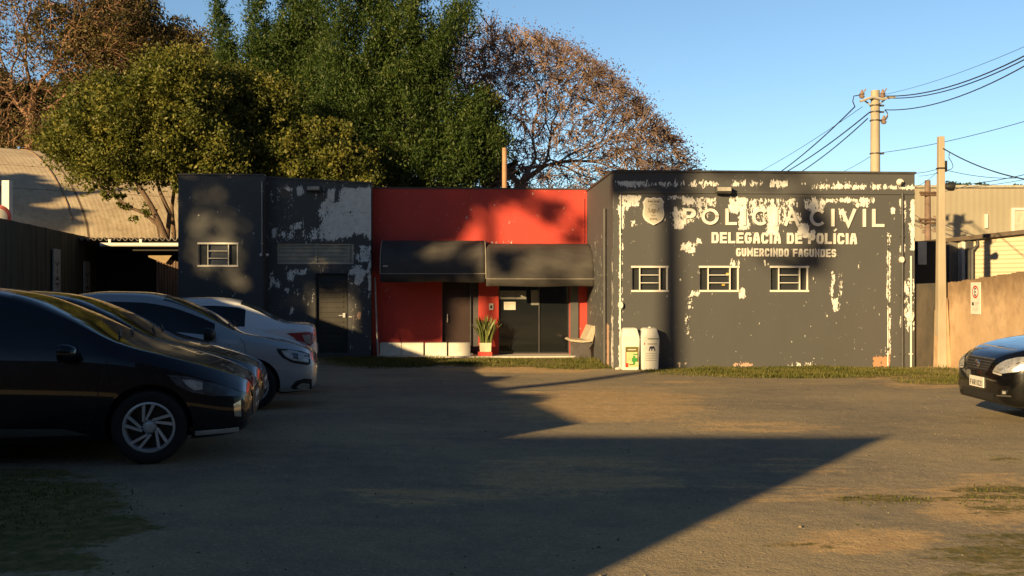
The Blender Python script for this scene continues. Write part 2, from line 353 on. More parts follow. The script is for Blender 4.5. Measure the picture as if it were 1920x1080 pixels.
# ================================================================ THE STATION
VR, VW, VL, VF = 21.3, 25.65, 25.2, 24.8
st = thing('police_station', 'long low charcoal and red station with flaking paint, white lettering and dark awnings', 'building', (0, VR, gz(21)), TH)
def wallgrid(u0, u1, z0, z1, v, rects, step=.05, rev=.14, top=None):
    us = sorted(set(list(np.round(np.arange(u0, u1, step), 4)) + [u1] + [r[k] for r in rects for k in (0, 1)]))
    zs = sorted(set(list(np.round(np.arange(z0, z1, step), 4)) + [z1] + [r[k] for r in rects for k in (2, 3)]))
    m = MB(); idx = {}
    def vid(i, j):
        if (i, j) not in idx:
            idx[i, j] = len(m.v); z = zs[j]
            if top is not None and z > z1 - 1: z += (z - z1 + 1) * top * (us[i]-u0)/(u1-u0)
            m.v.append((us[i], v, z))
        return idx[i, j]
    for i in range(len(us)-1):
        for j in range(len(zs)-1):
            cu, cz = (us[i]+us[i+1])/2, (zs[j]+zs[j+1])/2
            if any(r[0] < cu < r[1] and r[2] < cz < r[3] for r in rects): continue
            m.f.append((vid(i, j), vid(i+1, j), vid(i+1, j+1), vid(i, j+1))); m.m.append(0)
    for (a, b, c, d) in rects:
        for q in ([(a,v,c),(a,v+rev,c),(a,v+rev,d),(a,v,d)], [(b,v,c),(b,v,d),(b,v+rev,d),(b,v+rev,c)], [(a,v,c),(b,v,c),(b,v+rev,c),(a,v+rev,c)], [(a,v,d),(a,v+rev,d),(b,v+rev,d),(b,v,d)]):
            m.add(q, [(0, 1, 2, 3)])
    return m
def set_peel(o, fn, brick=None, side=False):
    n = len(o.data.vertices); co = np.zeros(n*3, np.float32); o.data.vertices.foreach_get('co', co); co = co.reshape(-1, 3)
    og = ORG[st.name]; u = co[:, 0]+og.x; v = co[:, 1]+og.y; z = co[:, 2]+og.z
    if side: attr(o.data, 'peel', fn(v, z)); attr(o.data, 'brick', brick(v, z) if brick else np.zeros(n)); return
    X = u*CT - v*ST; Y = u*ST + v*CT; px = 960 + FPX*X/Y; py = 540 - (z-CAMZ)/Y*FPX
    attr(o.data, 'peel', fn(px, py)); attr(o.data, 'brick', brick(px, py) if brick else np.zeros(n))
def rect(px0, py0, px1, py1, v):
    u0, _ = bp(px0, 540, v); u1, _ = bp(px1, 540, v); pm = (px0+px1)/2
    return (u0, u1, bp(pm, py1, v)[1], bp(pm, py0, v)[1])
ZG = -.35
UR0, UR1 = bp(1150, 540, VR)[0], bp(1715, 540, VR)[0]; ZR = 4.07
# --- right block
wr = [rect(1185, 501, 1252, 545, VR), rect(1312, 501, 1385, 545, VR), rect(1445, 501, 1515, 545, VR)]
m = wallgrid(UR0, UR1, ZG, ZR, VR, wr)
rw = part('wall', m, MAT['grey_peel'], st, smooth=20); rw['label'] = 'charcoal front wall flaking to white under the lettering'
PEEL_R = [(1152,338,1215,351,.66,4),(1215,339,1285,351,.60,5),(1290,338,1350,351,.52,5),(1370,338,1400,350,.60,5),(1405,338,1430,349,.5,5),(1443,338,1478,352,.66,5),(1500,340,1512,348,.5,4),(1520,345,1715,356,.62,6),(1540,338,1600,348,.4,6),
    (1160,366,1202,376,.92,4),(1163,372,1198,388,.66,5),(1160,385,1170,432,.80,5),(1172,385,1185,398,.5,4),(1183,412,1192,425,.66,4),
    (1248,367,1290,373,.62,4),(1278,368,1305,385,.70,5),(1262,392,1284,430,.70,6),(1250,385,1330,412,.42,10),(1295,370,1345,388,.56,6),(1285,400,1300,420,.6,5),
    (1366,368,1402,400,.74,6),(1384,398,1406,432,.78,6),(1400,370,1470,400,.52,8),(1438,388,1460,440,.97,6),(1404,400,1440,420,.5,8),(1456,372,1500,420,.50,10),(1492,396,1504,415,.6,6),
    (1496,420,1518,446,.99,6),(1510,372,1548,396,.70,8),(1518,430,1530,450,.6,5),(1548,371,1640,380,.64,5),(1600,376,1630,390,.62,6),(1572,392,1590,420,.45,8),
    (1276,452,1300,470,.66,6),(1283,457,1304,474,.70,5),(1305,446,1316,458,.66,4),(1355,462,1362,470,.5,4),
    (1670,388,1678,402,.95,3),(1686,374,1699,392,.72,4),(1688,392,1700,402,.6,4),(1694,400,1699,418,.6,3),(1706,372,1716,470,.82,4),(1688,455,1698,476,.86,4),
    (1661,438,1669,470,.55,3),(1661,470,1669,570,.66,3),(1665,570,1670,686,.60,3),(1160,432,1167,470,.66,3),(1160,470,1167,690,.84,3),
    (1560,510,1567,535,.62,4),(1572,512,1578,560,.60,4),(1557,530,1563,570,.58,4),(1562,560,1572,584,.78,4),(1556,508,1564,514,.6,3),
    (1294,545,1312,556,.70,4),(1286,556,1300,580,.48,5),(1284,585,1296,628,.46,5),(1385,540,1398,560,.72,4),(1370,488,1388,500,.60,4),(1432,485,1440,500,.5,4),(1272,520,1280,530,.55,4),
    (1700,520,1716,560,.55,4),(1688,560,1716,620,.50,5),(1694,525,1702,548,.72,3),
    (1636,668,1668,688,.94,6),(1264,678,1288,686,.52,5),(1372,680,1412,688,.55,5),(1470,680,1530,688,.42,5),(1152,366,1714,700,.035,4)]
BRK = [(1630,660,1672,692,1,8),(1364,672,1424,690,.8,5),(1255,670,1290,690,.5,5)]
set_peel(rw, lambda x, y: boxes(x, y, PEEL_R), lambda x, y: boxes(x, y, BRK))
VB = 31.0
m = MB()
ys = np.arange(VR, VW+3.01, .05)
zs_ = np.arange(ZG, ZR+.001, .05)
for a in range(len(ys)):
    for b in range(len(zs_)): m.v.append((UR0, ys[a], zs_[b] if b < len(zs_)-1 else ZR))
for a in range(len(ys)-1):
    for b in range(len(zs_)-1):
        k = a*len(zs_)+b; m.f.append((k, k+1, k+len(zs_)+1, k+len(zs_))); m.m.append(0)
sw = part('side_wall', m, MAT['grey_peel'], st)
def side_peel(v, z):
    return boxes(v*100, z*100, [(2128,-30,2165,95,.55,12),(2190,-25,2225,75,.93,14),(2140,60,2150,240,.56,6),(2128,10,2380,20,.1,5),(2230,100,2330,300,.16,10),(2128,-40,2133,420,.5,4),(2210,20,2500,280,.16,9)])
set_peel(sw, side_peel, lambda v, z: boxes(v*100, z*100, [(2160,-30,2240,90,.8,10)]), side=True)
m = MB(); m.box(UR0, UR1, VR+.002+.14+.05, VB, ZG, ZR-.05); 
m.v = [(x if x > UR0+.01 else x+.004, y, z) for x, y, z in m.v]
m.box(UR1-.004, UR1, VR, VR+.2, ZG, ZR); m.box(UR0+.004, UR1, VR+.004, VR+.2, ZR-.03, ZR)
part('wall_body', m, MAT['grey_paint'], st)
m = MB(); m.box(UR0-.03, UR1+.03, VR-.035, VB, ZR+.001, ZR+.05); part('parapet_cap', m, MAT['darkgrey'], st, bevel=.01)
zl = bp(1430, 361, VR)[1]; m = MB(); m.box(UR0+.004, UR1-.004, VR-.028, VR-.003, zl-.03, zl+.01); part('moulding', m, MAT['grey_paint'], st, bevel=.004)
def louvre(r, v, frame='white', left=.22, right=.78, bars=2, ft=.028):
    a, b, c, d = r; f = MB(); y0, y1 = v-.012, v+.05
    f.box(a-.02, b+.02, y0-.012, y1, c-.03, c+.015); f.box(a-.02, b+.02, y0-.012, y1, d-.015, d+.03)
    f.box(b-ft, b+.002, y0, y1-.002, c+.016, d-.016); f.box(a+.002, a+ft*.5, y0+.03, y1-.002, c+.016, d-.016)
    xl, xr = a+(b-a)*left, a+(b-a)*right
    for x in (xl, xr): f.box(x-ft*.4, x+ft*.4, y0+.006, y1-.004, c+.016, d-.016)
    for k in range(bars):
        z = c+(d-c)*(k+1)/(bars+1); f.box(xl+ft*.4, xr-ft*.4, y0+.002, y1-.006, z-ft*.32, z+ft*.32)
    fr = part('window', f, MAT[frame], st, bevel=.004)
    g = MB(); g.add([(a, v+.075, c), (b, v+.075, c), (b, v+.075, d), (a, v+.075, d)], [(0, 1, 2, 3)])
    n = bars+1
    for k in range(n):     # tilted louvre panes
        z = c+(d-c)*(k+.5)/n; h = (d-c)/n*.48; g.add([(xl+.01, v+.052, z-h), (xr-.01, v+.052, z-h), (xr-.01, v+.07, z+h), (xl+.01, v+.07, z+h)], [(0, 1, 2, 3)])
    part('pane', g, MAT['pane'], fr); return fr
w1 = louvre(wr[0], VR); w2 = louvre(wr[1], VR); w3 = louvre(wr[2], VR)
m = MB(); u, z = bp(1365, 515, VR); stk = plain('yellow sticker', (.55, .40, .08), .6); m.box(u-.03, u+.03, VR+.047, VR+.051, z-.03, z+.04); part('window_sticker', m, stk, w2); m = MB(); u, z = bp(1358, 533, VR); m.box(u-.04, u+.03, VR+.056, VR+.062, z-.03, z+.02)
part('window_sticker', m, stk, w2)
# conduits and pipes
def pipe(px, y0, y1, v, r, mat, name='drainpipe', off=.0, lab=None):
    u, z0 = bp(px, y1, v); _, z1 = bp(px, y0, v); m = MB(); vv = v - r - .012 - off; m.tube([(u, vv, z0), (u, vv, z1)], r, 10)
    k = z0+.3
    while k < z1: m.box(u-r-.02, u+r+.02, vv-r*.3, v-.001, k, k+.025); k += 1.3
    o = part(name, m, mat, st, smooth=40)
    if lab: o['label'] = lab
    return o
pipe(1690.5, 362, 690, VR, .028, MAT['darkgrey']); pipe(1707, 480, 690, VR, .022, MAT['white'], 'conduit'); pipe(1163, 366, 690, VR, .013, MAT['white'], 'conduit')
pipe(1664, 440, 690, VR, .013, MAT['grey_peel'], 'conduit')
for o_ in [o for o in bpy.data.objects if o.name.startswith('conduit')]:
    if o_.data.materials[0] == MAT['grey_peel']: attr(o_.data, 'peel', np.full(len(o_.data.vertices), .6)); attr(o_.data, 'brick', np.zeros(len(o_.data.vertices)))
for px, py, s in ((1163, 572, .05), (1706, 597, .045), (1689, 487, .045)):
    u, z = bp(px, py, VR); m = MB(); m.lathe([(0, -.09), (s, -.085), (s*1.1, -.03), (s*1.1, -.005)], (u, VR, z), 'y', 16); m.v = [(x, y, z+(z_-z)*1.45) for x, y, z_ in m.v]
    part('junction_box', m, MAT['white'], st, smooth=35)
u = UR0-.05; m = MB(); m.tube([(u, 22.25, gz(22)), (u, 22.25, 3.35)], .04, 12); part('drainpipe', m, MAT['darkgrey'], st, smooth=40)
# small lamps and camera
def flood(px, py, v):
    u, z = bp(px, py, v); m = MB(); m.box(u-.03, u+.03, v-.10, v-.001, z-.02, z+.02)
    m.hexa([(u-.17, v-.24, z-.08), (u+.17, v-.24, z-.08), (u+.17, v-.1, z-.10), (u-.17, v-.1, z-.10)], [(u-.17, v-.27, z+.05), (u+.17, v-.27, z+.05), (u+.17, v-.1, z+.07), (u-.17, v-.1, z+.07)])
    o = part('floodlight', m, MAT['darkgrey'], st, bevel=.01)
    g = MB(); g.box(u-.15, u+.15, v-.275, v-.262, z-.05, z+.035); part('floodlight_glass', g, MAT['faded'], o)
flood(1352, 356, VR); flood(590, 354, VL)
u, z = bp(1686, 342, VR); m = MB(); m.lathe([(0, -.10), (.045, -.095), (.075, -.05), (.08, -.002)], (u, VR-.03, z), 'y', 18)
o = part('security_camera', m, MAT['white'], st, smooth=50); m = MB(); m.ball((u+.015, VR-.10, z-.03), .04, .055, .04); part('camera_lens', m, MAT['dark'], o, smooth=60)

# --- red section
UW0, UW1 = bp(697, 540, VW)[0], UR0; ZW = 4.12
rd = [rect(829, 500, 897, 664, VW), rect(935, 500, 1068, 665, VW)]
ZS = -.17
rd = [(a, b, ZS, d) for a, b, c, d in rd]
m = wallgrid(UW0-.05, UW1, ZG, ZW, VW, rd, .08, .16)
o = part('wall', m, MAT['red_peel'], st, smooth=20); o['label'] = 'red recessed entrance wall'
set_peel(o, lambda x, y: boxes(x, y, [(697,350,1100,700,.02,4),(900,452,960,460,.45,3),(725,392,733,400,.3,4)]))
m = MB(); m.box(UW0-.05, UW1-.004, VW+.21, VB, ZG, ZW-.05); m.box(UW0-.05, UW1-.004, VW+.003, VW+.2, ZW-.02, ZW); part('wall_body', m, MAT['red'], st)
m = MB(); m.box(UW0-.03, UW1-.005, VW-.03, VW+.2, ZW+.001, ZW+.035); part('parapet_cap', m, MAT['darkgrey'], st)
m = MB(); m.box(UW0+.15, UW1-.01, VW-.85, VW-.002, gz(25)-.1, ZS); part('doorstep', m, MAT['whitewall'], st, bevel=.01)
# door in the shade
a, b, c, d = rd[0]; m = MB(); m.box(a+.03, b-.22, VW+.10, VW+.14, c+.01, d); 
o = part('door', m, plain('dark brown door', (.035, .016, .014), .5, .2, 5), st, bevel=.006)
m = MB(); m.box(a, a+.03, VW+.05, VW+.15, c, d); m.box(b-.22, b-.19, VW+.05, VW+.15, c, d); m.box(b-.19, b, VW+.12, VW+.14, c, d); part('door_frame', m, MAT['darkgrey'], o)
m = MB(); u, z = bp(839, 597, VW); m.tube([(u, VW+.10, z-.1), (u, VW+.05, z-.09), (u, VW+.04, z), (u, VW+.05, z+.09), (u, VW+.10, z+.1)], .014, 8); part('door_handle', m, MAT['letter'], o, smooth=50)
# glass double door
a, b, c, d = rd[1]; m = MB(); t = .03
u1 = bp(1011, 540, VW)[0]
for x0, x1 in ((a, a+t), (b-t, b), (u1-.012, u1+.012)): m.box(x0, x1, VW+.05, VW+.10, c+.03, d)
m.box(a, b, VW+.045, VW+.105, c, c+.03)
o = part('entrance_door', m, MAT['darkgrey'], st); o['label'] = 'dark glass double door with paper notices'
m = MB(); m.box(a+t, u1-.013, VW+.07, VW+.08, c+.031, d-.001); m.box(u1+.013, b-t, VW+.085, VW+.095, c+.031, d-.001); part('pane', m, MAT['glass'], o)
for (x0, y0, x1, y1, mt) in ((945,566,967,581,'paper'), (996,544,1012,572,'faded'), (936,545,987,561,'faded')):  # the long strip is a reflection painted on the glass
    q = rect(x0, y0, x1, y1, VW); m = MB(); m.box(q[0], q[1], VW+.064-(.0 if mt == 'paper' else -.002), VW+.069, q[2], q[3]); part('notice', m, MAT['paper'] if mt == 'paper' else plain('notice and reflection', (.20, .20, .18), .4), o)
q = rect(946.5, 567.5, 965.5, 579.5, VW); m = MB()
for k in range(6): z = q[3]-(q[3]-q[2])*(k+.4)/6; m.box(q[0]+.02, q[1]-.02-.05*(k % 3), VW+.0615, VW+.0636, z-.008, z)
part('notice_text', m, MAT['faded'], o)
q = rect(917, 569, 925, 581, VW); m = MB(); m.box(q[0], q[1], VW-.035, VW-.001, q[2], q[3]); o = part('intercom', m, MAT['white'], st, bevel=.008)
m = MB(); m.box(q[0]+.03, q[1]-.03, VW-.042, VW-.036, q[2]+.04, q[3]-.05); part('intercom_panel', m, MAT['dark'], o)
q = rect(1069, 530, 1084, 665, VW); m = MB(); m.box(q[0], q[1], VW-.05, VW-.001, ZS, q[3]); part('door_post', m, MAT['grey_paint'], st)
pipe(1095, 372, 455, VW, .012, MAT['red'], 'conduit')
# awnings
def awning(p0, p1, ytop, yb, yv, proj, name_lab):
    vf = VW - proj
    ua, ub = bp(p0, 540, vf)[0], bp(p1, 540, vf)[0]
    zt = bp((p0+p1)/2, ytop, VW)[1]; zb = bp((p0+p1)/2, yb, vf)[1]; zv = bp((p0+p1)/2, yv, vf)[1]
    prof = [(VW-.004, zt)]
    for k in range(1, 13):
        t = k/12*math.pi/2; prof.append((VW-.004-(proj-.004)*math.sin(t)**.9, zb+(zt-zb)*math.cos(t)**.75 if k < 12 else zb))
    nU = 24; m = MB(); rg = np.random.default_rng(int(p0))
    for i in range(nU+1):
        f = i/nU; u = ua+(ub-ua)*f; sag = .022*math.sin(f*math.pi*4)**2
        for k, (y, z) in enumerate(prof): m.v.append((u, y+sag*math.sin(k/12*math.pi)*.8, z-sag*math.sin(k/12*math.pi)))
        wv = .012*math.sin(f*23)+.006*math.sin(f*57)
        m.v.append((u, vf+wv*.3, zb-.012)); m.v.append((u, vf+.01+wv, zv+.01*math.sin(f*9+p0)))
    K = len(prof)+2
    for i in range(nU):
        for k in range(K-1): m.f.append((i*K+k, i*K+k+1, (i+1)*K+k+1, (i+1)*K+k)); m.m.append(0)
    o = part('awning', m, MAT['canvas'], st, smooth=50); o['label'] = name_lab
    s = o.modifiers.new('solid', 'SOLIDIFY'); s.thickness = .006
    for u in (ua+.004, ub-.004): m = MB(); m.add([(u, y, z) for y, z in prof] + [(u, VW-.004, zb)], [tuple(range(len(prof)+1))]); part('awning_side', m, MAT['canvas'], o)
    m = MB()
    for u in (ua-.002, ub+.002): m.tube([(u, y-.008, z+.004) for y, z in prof[1:]], .009, 6)
    m.tube([(ua, vf-.008, zb), (ub, vf-.008, zb)], .008, 6)
    for f in (.02, .5, .98):
        u = ua+(ub-ua)*f
    part('awning_piping', m, MAT['piping'], o, smooth=50)
    m = MB()
    for f in (.01, .5, .99):
        u = ua+(ub-ua)*f; m.tube([(u, VW-.02, zb-.02), (u, vf+.03, zb-.02)], .015, 6)
    m.tube([(ua+.02, vf+.03, zb-.02), (ub-.02, vf+.03, zb-.02)], .015, 6); part('awning_frame', m, MAT['dark'], o, smooth=50)
    return ua, ub, vf, zb, zt, o
A1 = awning(713, 910.5, 451, 513, 529, 1.15, 'left charcoal barrel awning, the shorter of the two')
A2 = awning(911.5, 1117, 457, 523, 537, 1.35, 'right charcoal barrel awning over the glass door')
u, z = bp(722, 499, VW-1.1); m = MB(); m.box(u-.05, u+.07, VW-1.165, VW-1.155, z-.02, z+.02); part('awning_tag', m, MAT['faded'], A1[5])

# --- left charcoal block with door
UL0, UL1 = bp(495, 540, VL)[0], bp(696, 540, VL)[0]; ZL = 4.33
rl = [rect(520, 457, 663, 495, VL), rect(593, 514, 650, 662, VL)]
m = wallgrid(UL0, UL1, ZG, ZL, VL, rl, .06, .12, top=-.14)
o = part('wall', m, MAT['grey_peel'], st, smooth=20); o['label'] = 'charcoal wall with a large peeled white patch above the door'
PEEL_L = [(612,352,628,380,.80,6),(600,378,640,450,.84,10),(585,425,620,450,.60,8),(630,365,650,440,.55,8),(640,352,694,398,1.02,8),(645,395,694,440,.88,10),(625,400,660,446,.90,8),(680,430,694,450,.5,6),
    (556,350,568,367,.85,4),(520,350,552,358,.50,4),(556,415,564,430,.85,3),(540,420,556,448,.5,6),(510,425,522,446,.56,6),(528,434,536,446,.66,4),(520,425,600,450,.3,8),
    (676,460,690,475,.7,4),(668,472,692,492,.80,6),(655,504,690,516,.85,6),(664,495,680,534,.80,6),(540,506,550,526,.84,4),(552,505,574,516,.66,4),(506,520,524,540,.6,5),(532,542,542,548,.75,4),
    (542,575,552,592,.62,4),(556,548,562,554,.6,4),(668,585,678,600,.72,4),(690,460,697,560,.7,3),(497,340,697,660,.16,5),(690,352,697,450,.99,3)]
set_peel(o, lambda x, y: boxes(x, y, PEEL_L), lambda x, y: boxes(x, y, [(660,580,684,604,.8,4)]))
m = MB(); m.box(UL0, UL1-.004, VL+.2, VB, ZG, ZL-.14); m.box(UL1-.006, UL1, VL, VW+.1, ZG, ZL-.142); part('wall_body', m, MAT['grey_paint'], st)
m = MB(); m.hexa([(UL0, VL-.03, ZL+.002), (UL1+.02, VL-.03, ZL-.138), (UL1+.02, VL+.3, ZL-.138), (UL0, VL+.3, ZL+.002)], [(UL0, VL-.03, ZL+.04), (UL1+.02, VL-.03, ZL-.10), (UL1+.02, VL+.3, ZL-.10), (UL0, VL+.3, ZL+.04)]); part('parapet_cap', m, MAT['darkgrey'], st)
# wide window
a, b, c, d = rl[0]; m = MB(); v = VL
m.box(a, b, v+.02, v+.06, c, c+.03); m.box(a, b, v+.02, v+.06, d-.03, d)
for f in (0, .5, .93): x = a+(b-a)*f; m.box(x, x+.025, v+.022, v+.058, c+.03, d-.03)
for k in range(1, 5): z = c+(d-c)*k/5; m.box(a+.025, a+(b-a)*.93, v+.03, v+.05, z-.008, z+.008)
m.box(b-.028, b, v-.01, v+.058, c+.03, d-.03)
o = part('window', m, plain('dull grey window steel', (.50, .46, .38), .7), st); m = MB(); m.box(a, b, v+.07, v+.075, c, d); part('pane', m, plain('dusty ribbed pane', (.38, .36, .30), .4, .25, 5), o)
# steel door
a, b, c, d = rl[1]; m = MB(); m.box(a, b, VL+.07, VL+.11, c, d)
for k in range(14): z = c+.12+(d-c-.2)*k/14; m.box(a+.08, b-.08, VL+.055, VL+.0695, z, z+.05)
o = part('door', m, plain('black steel door', (.028, .026, .022), .5, .25, 6), st, bevel=.005)
m = MB(); m.box(a-.03, a, VL-.012, VL+.10, c, d+.03); m.box(b, b+.03, VL-.012, VL+.10, c, d+.03); m.box(a, b, VL-.012, VL+.10, d, d+.03); part('door_frame', m, MAT['dark'], o)
m = MB(); z = c+.95; m.box(b-.10, b-.04, VL+.03, VL+.054, z-.05, z+.06); m.tube([(b-.07, VL+.03, z), (b-.20, VL+.02, z)], .012, 8); part('door_handle', m, MAT['alloy'], o)
m = MB(); z = bp(652, 594, VL)[1]; m.box(b+.05, b+.14, VL-.012, VL-.001, z-.012, z+.012); part('door_bolt', m, MAT['paper'], o)
u0, z0 = bp(700, 520, VL-.05); u1, z1 = bp(709, 667, VL-.4); m = MB(); m.tube([(u1, VL-.45, gz(25)+.0), (u0+.02, VL+.2, z0)], .022, 8); 
solo('leaning_pipe', 'thin pale pipe leaning on the wall where grey meets red', 'pipe', m, MAT['faded'], (u1, VL-.45, gz(25)), TH, smooth=50)
# --- far left charcoal block
UF0, UF1 = bp(334, 540, VF)[0], bp(494, 540, VF)[0]; ZF = 4.34
rf = [rect(372, 457, 446, 498, VF)]
m = wallgrid(UF0, UF1, ZG, ZF, VF, rf, .08, .12)
o = part('wall', m, MAT['grey_peel'], st, smooth=20); set_peel(o, lambda x, y: boxes(x, y, [(334,330,494,660,.03,4),(430,545,442,556,.3,4)]))
m = MB(); m.box(UF0, UF1-.004, VF+.2, VB, ZG, ZF-.05); m.box(UF0, UF0+.004, VF, VF+.3, ZG, ZF); m.box(UF1-.006, UF1, VF, VL+.1, ZG, ZF-.01); part('wall_body', m, MAT['grey_paint'], st)
m = MB(); m.box(UF0-.02, UF1+.02, VF-.03, VF+.3, ZF+.001, ZF+.04); part('parapet_cap', m, MAT['darkgrey'], st)
louvre(rf[0], VF, 'white', .24, .76, 2, .022)
pipe(491.5, 340, 480, VF, .014, MAT['faded'], 'conduit')
for px in (490, 502): u, z = bp(px, 478, VF); m = MB(); m.ball((u, VF-.05, z), .04, .05, .04); part('outdoor_lamp', m, MAT['white'], st, smooth=60)

# ---------------------------------------------------------------- lettering
def arc(cx, cy, rx, ry, a0, a1, n=14): return [(cx+rx*math.cos(R(a0+(a1-a0)*i/n)), cy+ry*math.sin(R(a0+(a1-a0)*i/n))) for i in range(n+1)]
THIN = {'P': [[(0,0),(0,1),(.55,1)]+arc(.55,.74,.42,.26,90,-90)+[(0,.48)]], 'O': [arc(.5,.5,.5,.5,0,360,36)], 'L': [[(0,1),(0,0),(1,0)]], 'I': [[(.5,0),(.5,1)]],
        'C': [arc(.55,.5,.55,.5,42,318,28)], 'A': [[(0,0),(.5,1),(1,0)],[(.2,.34),(.8,.34)]], 'V': [[(0,1),(.5,0),(1,1)]], 'E': [[(1,1),(0,1),(0,0),(1,0)],[(0,.5),(.9,.5)]],
        'T': [[(0,1),(1,1)],[(.5,1),(.5,0)]], 'U': [[(0,1),(0,.3)]+arc(.5,.3,.5,.3,180,360)+[(1,1)]], 'R': [[(0,0),(0,1),(.55,1)]+arc(.55,.74,.42,.26,90,-90)+[(0,.48)],[(.45,.48),(1,0)]],
        'M': [[(0,0),(0,1),(.5,.35),(1,1),(1,0)]], 'W': [[(0,1),(.25,0),(.5,.7),(.75,0),(1,1)]]}
c_ = .2
BLOCK = {'D': [[(0,0),(0,1),(1-c_,1),(1,1-c_),(1,c_),(1-c_,0),(0,0)]], 'E': [[(1,1),(0,1),(0,0),(1,0)],[(0,.5),(.9,.5)]], 'L': [[(0,1),(0,0),(1,0)]],
    'G': [[(1,.80),(1,1-c_),(1-c_,1),(c_,1),(0,1-c_),(0,c_),(c_,0),(1-c_,0),(1,c_),(1,.46),(.55,.46)]], 'A': [[(0,0),(.12,.55),(.34,1),(.66,1),(.88,.55),(1,0)],[(.1,.33),(.9,.33)]],
    'C': [[(1,.70),(1,1-c_),(1-c_,1),(c_,1),(0,1-c_),(0,c_),(c_,0),(1-c_,0),(1,c_),(1,.30)]], 'I': [[(.5,0),(.5,1)]], 'P': [[(0,0),(0,1),(1-c_,1),(1,1-c_),(1,.6),(1-c_,.42),(0,.42)]],
    'O': [[(c_,0),(0,c_),(0,1-c_),(c_,1),(1-c_,1),(1,1-c_),(1,c_),(1-c_,0),(c_,0)]], 'U': [[(0,1),(0,c_),(c_,0),(1-c_,0),(1,c_),(1,1)]], 'M': [[(0,0),(0,1),(.5,.3),(1,1),(1,0)]],
    'R': [[(0,0),(0,1),(1-c_,1),(1,1-c_),(1,.62),(1-c_,.45),(0,.45)],[(.5,.45),(1,0)]], 'N': [[(0,0),(0,1),(1,0),(1,1)]], 'F': [[(1,1),(0,1),(0,0)],[(0,.5),(.9,.5)]],
    'S': [[(1,.74),(1,1-c_),(1-c_,1),(c_,1),(0,1-c_),(0,.62),(c_,.52),(1-c_,.48),(1,.38),(1,c_),(1-c_,0),(c_,0),(0,c_),(0,.26)]], 'T': [[(0,1),(1,1)],[(.5,1),(.5,0)]],
    '1': [[(.2,.75),(.6,1),(.6,0)]], '0': [[(c_,0),(0,c_),(0,1-c_),(c_,1),(1-c_,1),(1,1-c_),(1,c_),(1-c_,0),(c_,0)]], '2': [[(0,.8),(c_,1),(1-c_,1),(1,.8),(1,.6),(0,0),(1,0)]],
    'W': [[(0,1),(.25,0),(.5,.7),(.75,0),(1,1)]], 'V': [[(0,1),(.5,0),(1,1)]], 'K': [[(0,0),(0,1)],[(1,1),(.1,.5),(1,0)]], 'B': [[(0,0),(0,1),(.8,1),(.95,.8),(.8,.55),(0,.52)],[(.8,.52),(1,.3),(.85,0),(0,0)]]}
def ribbon(mb, pts, hw, mapf, d0, d1):
    """pts in plane units, flat stroke of half width hw, mitred; mapf(x, y, depth) -> 3D"""
    P = [np.array(p, float) for p in pts]; P = [p for i, p in enumerate(P) if i == 0 or np.linalg.norm(p-P[i-1]) > 1e-6]
    closed = np.linalg.norm(P[0]-P[-1]) < 1e-6
    if closed: P = P[:-1]
    n = len(P); L_, R_ = [], []
    for i in range(n):
        a = P[i-1] if (i > 0 or closed) else None; b = P[(i+1) % n] if (i < n-1 or closed) else None
        d1_ = (P[i]-a)/np.linalg.norm(P[i]-a) if a is not None else None; d2_ = (b-P[i])/np.linalg.norm(b-P[i]) if b is not None else None
        if d1_ is None: d1_ = d2_
        if d2_ is None: d2_ = d1_
        t = d1_+d2_; ln = np.linalg.norm(t); t = t/ln if ln > 1e-6 else d1_; nn = np.array([-t[1], t[0]]); k = hw/max(.45, nn @ np.array([-d1_[1], d1_[0]]))
        L_.append(P[i]+nn*k); R_.append(P[i]-nn*k)
    base = len(mb.v)
    for i in range(n):
        for q, dd in ((L_[i], d0), (R_[i], d0), (L_[i], d1), (R_[i], d1)): mb.v.append(mapf(q[0], q[1], dd))
    rngi = range(n if closed else n-1)
    for i in rngi:
        a = base+4*i; b = base+4*((i+1) % n)
        for f in ((a+2, a+3, b+3, b+2), (a, a+2, b+2, b), (a+3, a+1, b+1, b+3)): mb.f.append(f); mb.m.append(0)
    if not closed:
        for a in (base, base+4*(n-1)): mb.f.append((a, a+1, a+3, a+2)); mb.m.append(0)
def letters(font, items, mapf, hw, depth):
    """items: (char, x0, x1, ybottom, ytop); each letter a mesh builder"""
    out = []
    for ch, x0, x1, yb, yt in items:
        m = MB(); sy = 1 if yt > yb else -1
        for k, stroke in enumerate(font[ch]):
            pts = [(x0+hw+(x1-x0-2*hw)*p[0] if ch not in 'I' else (x0+x1)/2, yb+sy*hw+(yt-yb-2*sy*hw)*p[1]) for p in stroke]
            if stroke[0] != stroke[-1] and ch not in 'GCS':
                P_ = [Vector(p) for p in pts]; a, b = P_[0]-P_[1], P_[-1]-P_[-2]
                e0, e1 = P_[0]+a.normalized()*hw, P_[-1]+b.normalized()*hw; pts = [tuple(e0)]+pts[1:-1]+[tuple(e1)]
            ribbon(m, pts, hw, mapf, 0, depth + .0008*k)
        out.append(m)
    return out
def facade(v): return lambda x, y, d: (bp(x, y, v)[0], v-.002-d, bp(x, y, v)[1])
rowA = [('P',1281,1305),('O',1315,1347),('L',1360,1381),('I',1391,1399),('C',1410,1438),('I',1450,1459),('A',1470,1498),('C',1518,1546),('I',1557,1565),('V',1576,1604),('I',1616,1624),('L',1635,1657)]
its = [(c, a, b, 421+5*(a-1281)/376., 391+1*(a-1281)/376.) for c, a, b in rowA]
for (c, *_), mm in zip(its, letters(THIN, its, facade(VR), 2.7, .035)): part('letter', mm, MAT['letter'], st)
